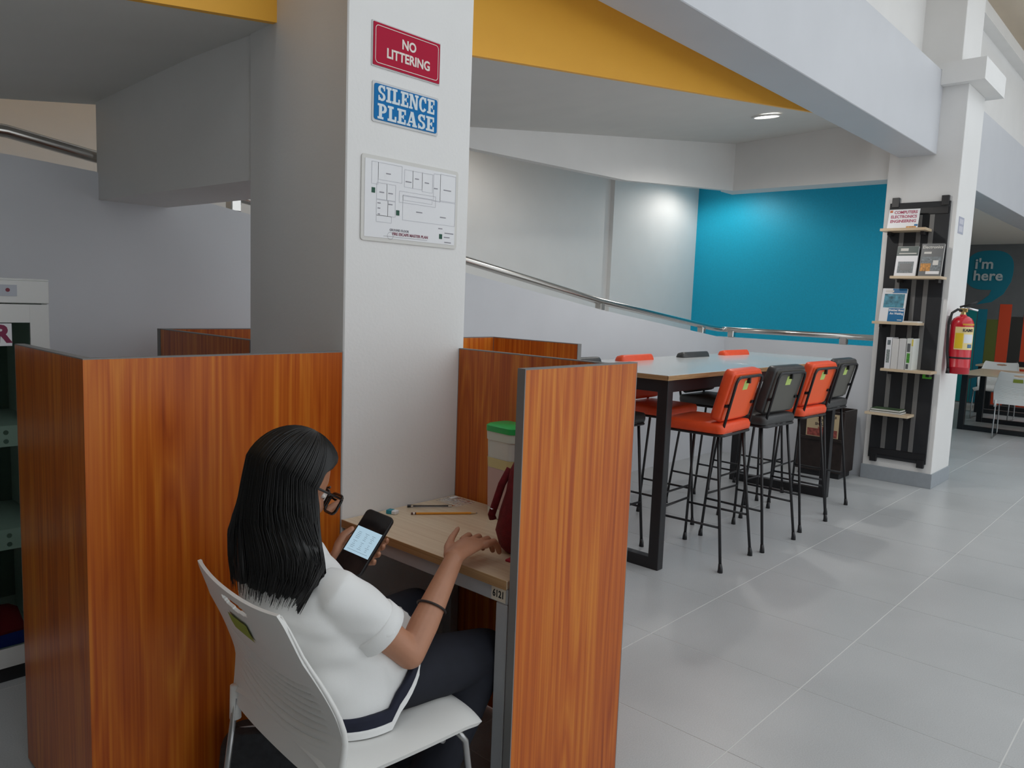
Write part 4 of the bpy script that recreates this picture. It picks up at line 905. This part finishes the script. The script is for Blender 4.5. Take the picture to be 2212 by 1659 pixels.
# legs (under the trousers)
R_HIP, L_HIP = V3((1.03, 1.415, .525)), V3((1.03, 1.585, .525))
R_KN, L_KN = V3((1.43, 1.375, .500)), V3((1.42, 1.655, .535))
R_AN, L_AN = V3((1.17, 1.385, .085)), V3((1.40, 1.68, .085))
for h_, k_, a_ in ((R_HIP, R_KN, R_AN), (L_HIP, L_KN, L_AN)):
    bd.cap_tube([h_, lerp(h_, k_, .5), k_], [.074, .064, .048], 16)
    bd.cap_tube([k_, lerp(k_, a_, .35), a_], [.046, .044, .030], 16)
pobj('body', remesh(bd, .0034, 4), SKIN)
# eyes, brows
for s_ in (-1, 1):
    e = pobj('eye', B().sphere(hp_(.0735, s_*.031, .002), .0085, .0125, .0065, HM, 14, 10), mat('eye_white', (.75, .73, .70, 1), .25))
    e2 = B().sphere(hp_(.0805, s_*.031, .000), .0022, .0050, .0050, HM, 12, 8).mesh('iris'); e2.transform(TR); obj('iris', e2, mat('iris_dark', (.015, .008, .005, 1), .2), e)
    pobj('eyebrow', B().tube([hp_(.084, s_*.014, .024), hp_(.081, s_*.032, .028), hp_(.070, s_*.050, .024)], [.002, .003, .0015], 8), HAIR)
# trousers and shoes
tr = B()
tr.ell([((1.05, 1.50, .462), (.130, 0, 0), (0, .170, 0)), ((1.055, 1.50, .52), (.138, 0, 0), (0, .172, 0)), ((1.04, 1.505, .60), (.110, 0, 0), (0, .145, 0))], 28)
for h_, k_, a_ in ((R_HIP, R_KN, R_AN), (L_HIP, L_KN, L_AN)):
    tr.cap_tube([h_, lerp(h_, k_, .3), lerp(h_, k_, .6), k_], [.070, .078, .079, .066], 18)
    tr.cap_tube([k_, lerp(k_, a_, .35), lerp(k_, a_, .97)], [.064, .064, .056], 18)
pobj('trousers', remesh(tr, .008, 6), TROUS)
for a_, ang in ((R_AN, -6), (L_AN, 6)):
    d = V3((math.cos(math.radians(ang)), math.sin(math.radians(ang)), 0)); l = V3((-d.y, d.x, 0))
    sb_ = B(); q = V3((a_.x, a_.y, 0))
    sb_.loft([[q+d*x+l*w2*math.cos(t_)+V3((0, 0, h0/2+h0/2*math.sin(t_)))+V3((0, 0, .002)) for t_ in [2*PI*i/18 for i in range(18)]] for x, w2, h0 in ((-.055, .012, .05), (-.045, .030, .085), (-.01, .034, .095), (.05, .038, .078), (.11, .042, .055), (.15, .036, .045), (.168, .014, .03))])
    pobj('shoe', sb_, mat('black_shoe', (.012, .012, .012, 1), .4))
# shirt: torso, hem swept over the lap, sleeves, collar
def hem(h, grow=0.):
    pts = []
    for i in range(56):
        a = 2*PI*i/56; ca, sa = math.cos(a), math.sin(a)
        x = 1.062+((.170 if ca > 0 else .158)-.20*h*(1 if ca > 0 else .05)+grow)*math.copysign(abs(ca)**.9, ca)
        y = 1.497+(.186-.10*h+grow)*math.copysign(abs(sa)**.9, sa)
        z = .462+h+.125*max(0, (x-1.02)/.19)**1.3*(1 if ca > 0 else 0)
        pts.append(V3((x, y, z)))
    return pts
sh = B()
def ring(c, a, b_, tw=0.): return [V3(c)+V3((a*math.copysign(abs(math.cos(t_))**.92, math.cos(t_)), b_*math.copysign(abs(math.sin(t_))**.92, math.sin(t_)), 0))*(1+tw*math.sin(7*t_+c[2]*30)) for t_ in [2*PI*i/56 for i in range(56)]]
sh.loft([hem(0), hem(.03), hem(.07), ring((1.038, 1.507, .62), .138, .170, .012), ring((1.002, 1.52, .68), .128, .164, .012), ring((.966, 1.535, .735), .116, .164, .008), ring((.960, 1.545, .785), .100, .166), ring((.958, 1.552, .820), .078, .140), ring((.958, 1.557, .845), .060, .088), ring((.958, 1.562, .866), .054, .062)])
sl_end_r = lerp(R_SH, R_EL, .60); sl_end_l = lerp(L_SH, L_EL, .60)
for s0, el, en in ((R_SH, R_EL, sl_end_r), (L_SH, L_EL, sl_end_l)):
    i0 = s0+(s0-el)*.06+V3((0, .03 if s0.y < 1.5 else -.03, .0))
    sh.tube([i0, s0, lerp(s0, en, .35), lerp(s0, en, .7), en], [.046, .054, .061, .0625, .062], 24)
sme = remesh(sh, .0052, 5)
# soft cloth folds as real relief
rng = np.random.RandomState(4)
fo = [(V3(rng.normal(size=3)).normalized(), rng.uniform(22, 70), rng.uniform(0, 6.28)) for _ in range(7)]
nrm = [v.normal.copy() for v in sme.vertices]
for v, n in zip(sme.vertices, nrm):
    c = v.co; amp = .0024*(1.5 if c.z < .70 else 1.0)
    if c.z < .49: amp *= .3
    v.co = c+n*amp*sum(math.sin(c.dot(d)*f_+p_+2*math.sin(c.z*22+p_)) for d, f_, p_ in fo)*.55
SHO = pobj('shirt', sme, SHIRT)
def band(h0, h1, m_, name):
    r_ = [hem(h0+(h1-h0)*k_/3, .0075) for k_ in range(4)]; r2 = [hem(h0+(h1-h0)*k_/3, -.004) for k_ in range(4)]
    b_ = B().loft(r_+list(reversed(r2))+[r_[0]], cap=False); me = b_.mesh(name); me.transform(TR)
    for p in me.polygons: p.use_smooth = True
    return obj(name, me, m_, SHO)
band(-.002, .0165, SHIRT, 'hem_band'); band(.0170, .044, NAVY, 'navy_hem_stripe')
for s0, el, en in ((R_SH, R_EL, sl_end_r), (L_SH, L_EL, sl_end_l)):
    d = (el-s0).normalized()
    b_ = B().tube([en-d*.034, en-d*.030, en+d*.006, en+d*.008], [.0615, .0655, .0655, .061], 28); me = b_.mesh('sleeve_cuff'); me.transform(TR)
    for p in me.polygons: p.use_smooth = True
    obj('sleeve_cuff', me, SHIRT, SHO)
    b_ = B().tube([en+d*.0082, en+d*.0086], .0585, 28); me = b_.mesh('cuff_opening'); me.transform(TR)
# collar
cb_ = B(); rr_ = []
for k_, (zz, gr) in enumerate(((.850, .010), (.884, .002), (.890, .004), (.872, .020), (.842, .036))):
    rr_.append([V3((.958+(.050+gr)*math.cos(t_), 1.562+(.056+gr*1.2)*math.sin(t_), zz-.020*max(0, math.cos(t_)))) for t_ in [2*PI*i/40 for i in range(40)]])
me = B().loft(rr_, cap=False).mesh('collar'); me.transform(TR)
for p in me.polygons: p.use_smooth = True
obj('collar', me, SHIRT, SHO)
# glasses
GB = mat('glasses_black', (.008, .007, .007, 1), .15); LENS = mat('lens_glass', (.95, .96, 1, 1), .02, trans=1, ior=1.15)
gl = bpy.data.objects.new('eyeglasses', None); C.objects.link(gl); gl.parent = person
def gobj(name, b_, m_):
    me = b_.mesh(name); me.transform(TR)
    for p in me.polygons: p.use_smooth = True
    return obj(name, me, m_, gl)
for s_ in (-1, 1):
    pts = [hp_(.113-.09*abs(y_), y_*s_, z_+.002) for y_, z_ in [(p[0]+.036, p[1]-.004) for p in rrect(.060, .048, .014, 4)]]
    gobj('rim', B().tube(pts+[pts[0]], .0036, 8, cap=False), GB)
    gobj('lens', B().add(pts, [tuple(range(len(pts)))]), LENS)
    gobj('temple', B().tube([hp_(.106, s_*.067, .014), hp_(.096, s_*.075, .014), hp_(.03, s_*.078, .010), hp_(-.02, s_*.078, .006), hp_(-.035, s_*.077, -.012)], .0032, 8), GB)
gobj('bridge', B().tube([hp_(.1120, -.007, .006), hp_(.114, 0, .009), hp_(.1120, .007, .006)], .0026, 8), GB)
# bracelet (hair tie)
d = (R_WR-R_EL).normalized(); u = d.cross(V3((0, 0, 1))).normalized(); v = d.cross(u); c = lerp(R_EL, R_WR, .46)
pobj('hair_tie', B().tube([c+u*.0365*math.cos(a)+v*.0365*math.sin(a)+d*.004*math.sin(a) for a in [2*PI*i/32 for i in range(33)]], .0030, 8, cap=False), mat('hair_tie', (.02, .012, .01, 1), .6))
# hair: each strand leaves the parting, follows the skull and hangs straight
def strand(phi, k=22, rs=1.0, zend=.84, jit=0., wave=0.):
    rs_off = (rs-1)*40
    sgn = 1 if phi >= 0 else -1; a0 = abs(phi); out = []
    ra, rb, rc = .112*rs, .098*rs, .116*rs
    n1 = 12
    for i in range(n1):
        t_ = (i+.6)/n1; th = t_*math.radians(96)
        a = a0+max(0, math.radians(79)-a0)*min(1, t_*1.35)**1.2
        p = V3((ra*math.sin(th)*math.cos(a), sgn*rb*math.sin(th)*math.sin(a), rc*math.cos(th)))
        out.append(hp_(p.x-.008, p.y, p.z+.010))
    q = out[-1]; n2 = k-n1; prev = (out[-1]-out[-2]).normalized()
    cx, cy = .945, 1.588
    for i in range(1, n2+1):
        t_ = i/n2; z = q.z+(zend-q.z)*t_
        e = V3((q.x-cx, q.y-cy, 0)); sp = 1+.16*math.sin(min(1, t_)*PI*.75)-.02*t_
        x = cx+e.x*sp+prev.x*.012*(1-math.exp(-4*t_)); y = cy+e.y*sp
        if e.length > 0:
            en = e.normalized(); fl = .012*t_-.012*t_**6+(.022*max(0, math.sin(a0-1.2)) if sgn > 0 else .008*max(0, math.sin(a0-1.2)))*t_**2
            x += en.x*fl+wave*en.y*math.sin(5*t_+jit); y += en.y*fl-wave*en.x*math.sin(5*t_+jit)
        if z < .955:
            g = min(1, (.955-z)/.085); g = g*g*(3-2*g)
            zz = [.60, .68, .735, .785, .820, .845, .87, .96]
            cxx = np.interp(z, zz, [1.05, 1.002, .966, .960, .958, .958, .958, .962]); aa = np.interp(z, zz, [.140, .128, .118, .104, .084, .068, .060, .052]); bb2 = np.interp(z, zz, [.17, .166, .168, .170, .155, .125, .10, .052])
            cyy = np.interp(z, zz, [1.51, 1.52, 1.535, 1.545, 1.552, 1.557, 1.562, 1.588])
            y = y+(cyy+(y-1.588)*(1.30 if y < 1.588 else 1.66)-y)*g
            u_ = max(-1, min(1, (y-cyy)/bb2)); xs = cxx-aa*math.sqrt(1-u_*u_)**.8-.014-.010*rs_off
            if x > xs: x = x+(xs-x)*g
        out.append(V3((x, y, z)))
    return out
def zend_(phi):
    # left back a little higher, right side longest
    return float(np.interp(phi, [-3.1416, -2.4, -1.9, -1.4, -.8, 0, .8, 1.6, 2.4, 3.1416], [.783, .786, .788, .780, .785, .79, .78, .770, .766, .783]))
hb = B(); NS = 60
for sgn in (1, -1):
    rows = []
    for i in range(NS+1):
        phi = sgn*(.004+(PI-.004)*i/NS); rows.append(strand(phi, 24, 1.0, zend_(phi)+.001+.004*math.sin(i*1.9)+.003*math.sin(i*4.7+1)))
    inner = [[p+(V3((HC.x, HC.y, min(p.z, HC.z)))-p).normalized()*.014 for p in r] for r in rows]
    k = len(rows[0]); vs = [p for r in rows for p in r]+[p for r in inner for p in r]; off = (NS+1)*k; fs = []
    for i in range(NS):
        for j in range(k-1):
            a, b2, c, d2 = i*k+j, (i+1)*k+j, (i+1)*k+j+1, i*k+j+1
            fs += [(a, b2, c, d2), (a+off, d2+off, c+off, b2+off)]
        fs += [(i*k+k-1, (i+1)*k+k-1, (i+1)*k+k-1+off, i*k+k-1+off), (i*k, i*k+off, (i+1)*k+off, (i+1)*k)]
    for i in (0, NS):
        for j in range(k-1): fs.append((i*k+j, i*k+j+1, i*k+j+1+off, i*k+j+off))
    hb.add(vs, fs)
# crown cap
hb.sphere(hp_(-.026, 0, .022), .082, .078, .090, HM, 20, 12)
rh_ = random.Random(11)
for q in range(620):
    phi = rh_.choice((1, -1))*rh_.uniform(.02, PI); ze = zend_(phi)-rh_.uniform(-.012, .024)
    s_ = strand(phi, 18, 1.012+rh_.uniform(-.006, .014), ze, rh_.uniform(0, 6), rh_.uniform(0, .003))
    r_ = rh_.uniform(.0016, .0034)
    hb.tube(s_, [r_*(.5+.5*min(1, i/4)) if i < len(s_)-5 else r_*(len(s_)-i)/6 for i in range(len(s_))], 3, cap=False)
HO = pobj('hair', hb, HAIR)

# ================================================================== SMARTPHONE IN HER HAND
t = thing('smartphone', 'black smartphone in a dark case held in the left hand', 'phone', PC)
MP = Matrix((PBx, PA, PN)).transposed().to_4x4()
def phobj(name, b_, m_, bev=0.):
    me = b_.mesh(name, bev, 2); me.transform(MP); return obj(name, me, m_, t)
phobj('case', B().prism(rrect(.084, .175, .013, 6), (0, 0, -.011), (1, 0, 0), (0, 1, 0), (0, 0, 1), .0105), mat('case_black', (.012, .011, .012, 1), .5), .0025)
phobj('screen_glass', B().prism(rrect(.077, .168, .010, 6), (0, 0, -.0006), (1, 0, 0), (0, 1, 0), (0, 0, 1), .0010), mat('screen_black', (.012, .009, .009, 1), .12))
SCR = mat('screen_page', (.02, .02, .02, 1), .15, emit=srgb(176, 205, 222), estr=.95)
phobj('displayed_page', B().prism([(-.0375, -.038), (.0375, -.038), (.0375, .034), (-.0375, .034)], (0, 0, .0005), (1, 0, 0), (0, 1, 0), (0, 0, 1), .0002), SCR)
ink = B(); r9 = random.Random(5)
for cx_ in (-.022, .0, .020):
    for cy_ in (.012, -.014):
        for j in range(5):
            l_ = r9.uniform(.004, .013); ink.box(cx_-l_/2, cx_+l_/2, cy_+.008-.0045*j, cy_+.0088-.0045*j, .0008, .0009)
ink.box(-.030, .030, -.031, -.0303, .0008, .0009)
o_ = phobj('page_text', ink, mat('page_ink', (.01, .01, .01, 1), .3, emit=srgb(90, 104, 116), estr=.9)); o_['kind'] = 'stuff'
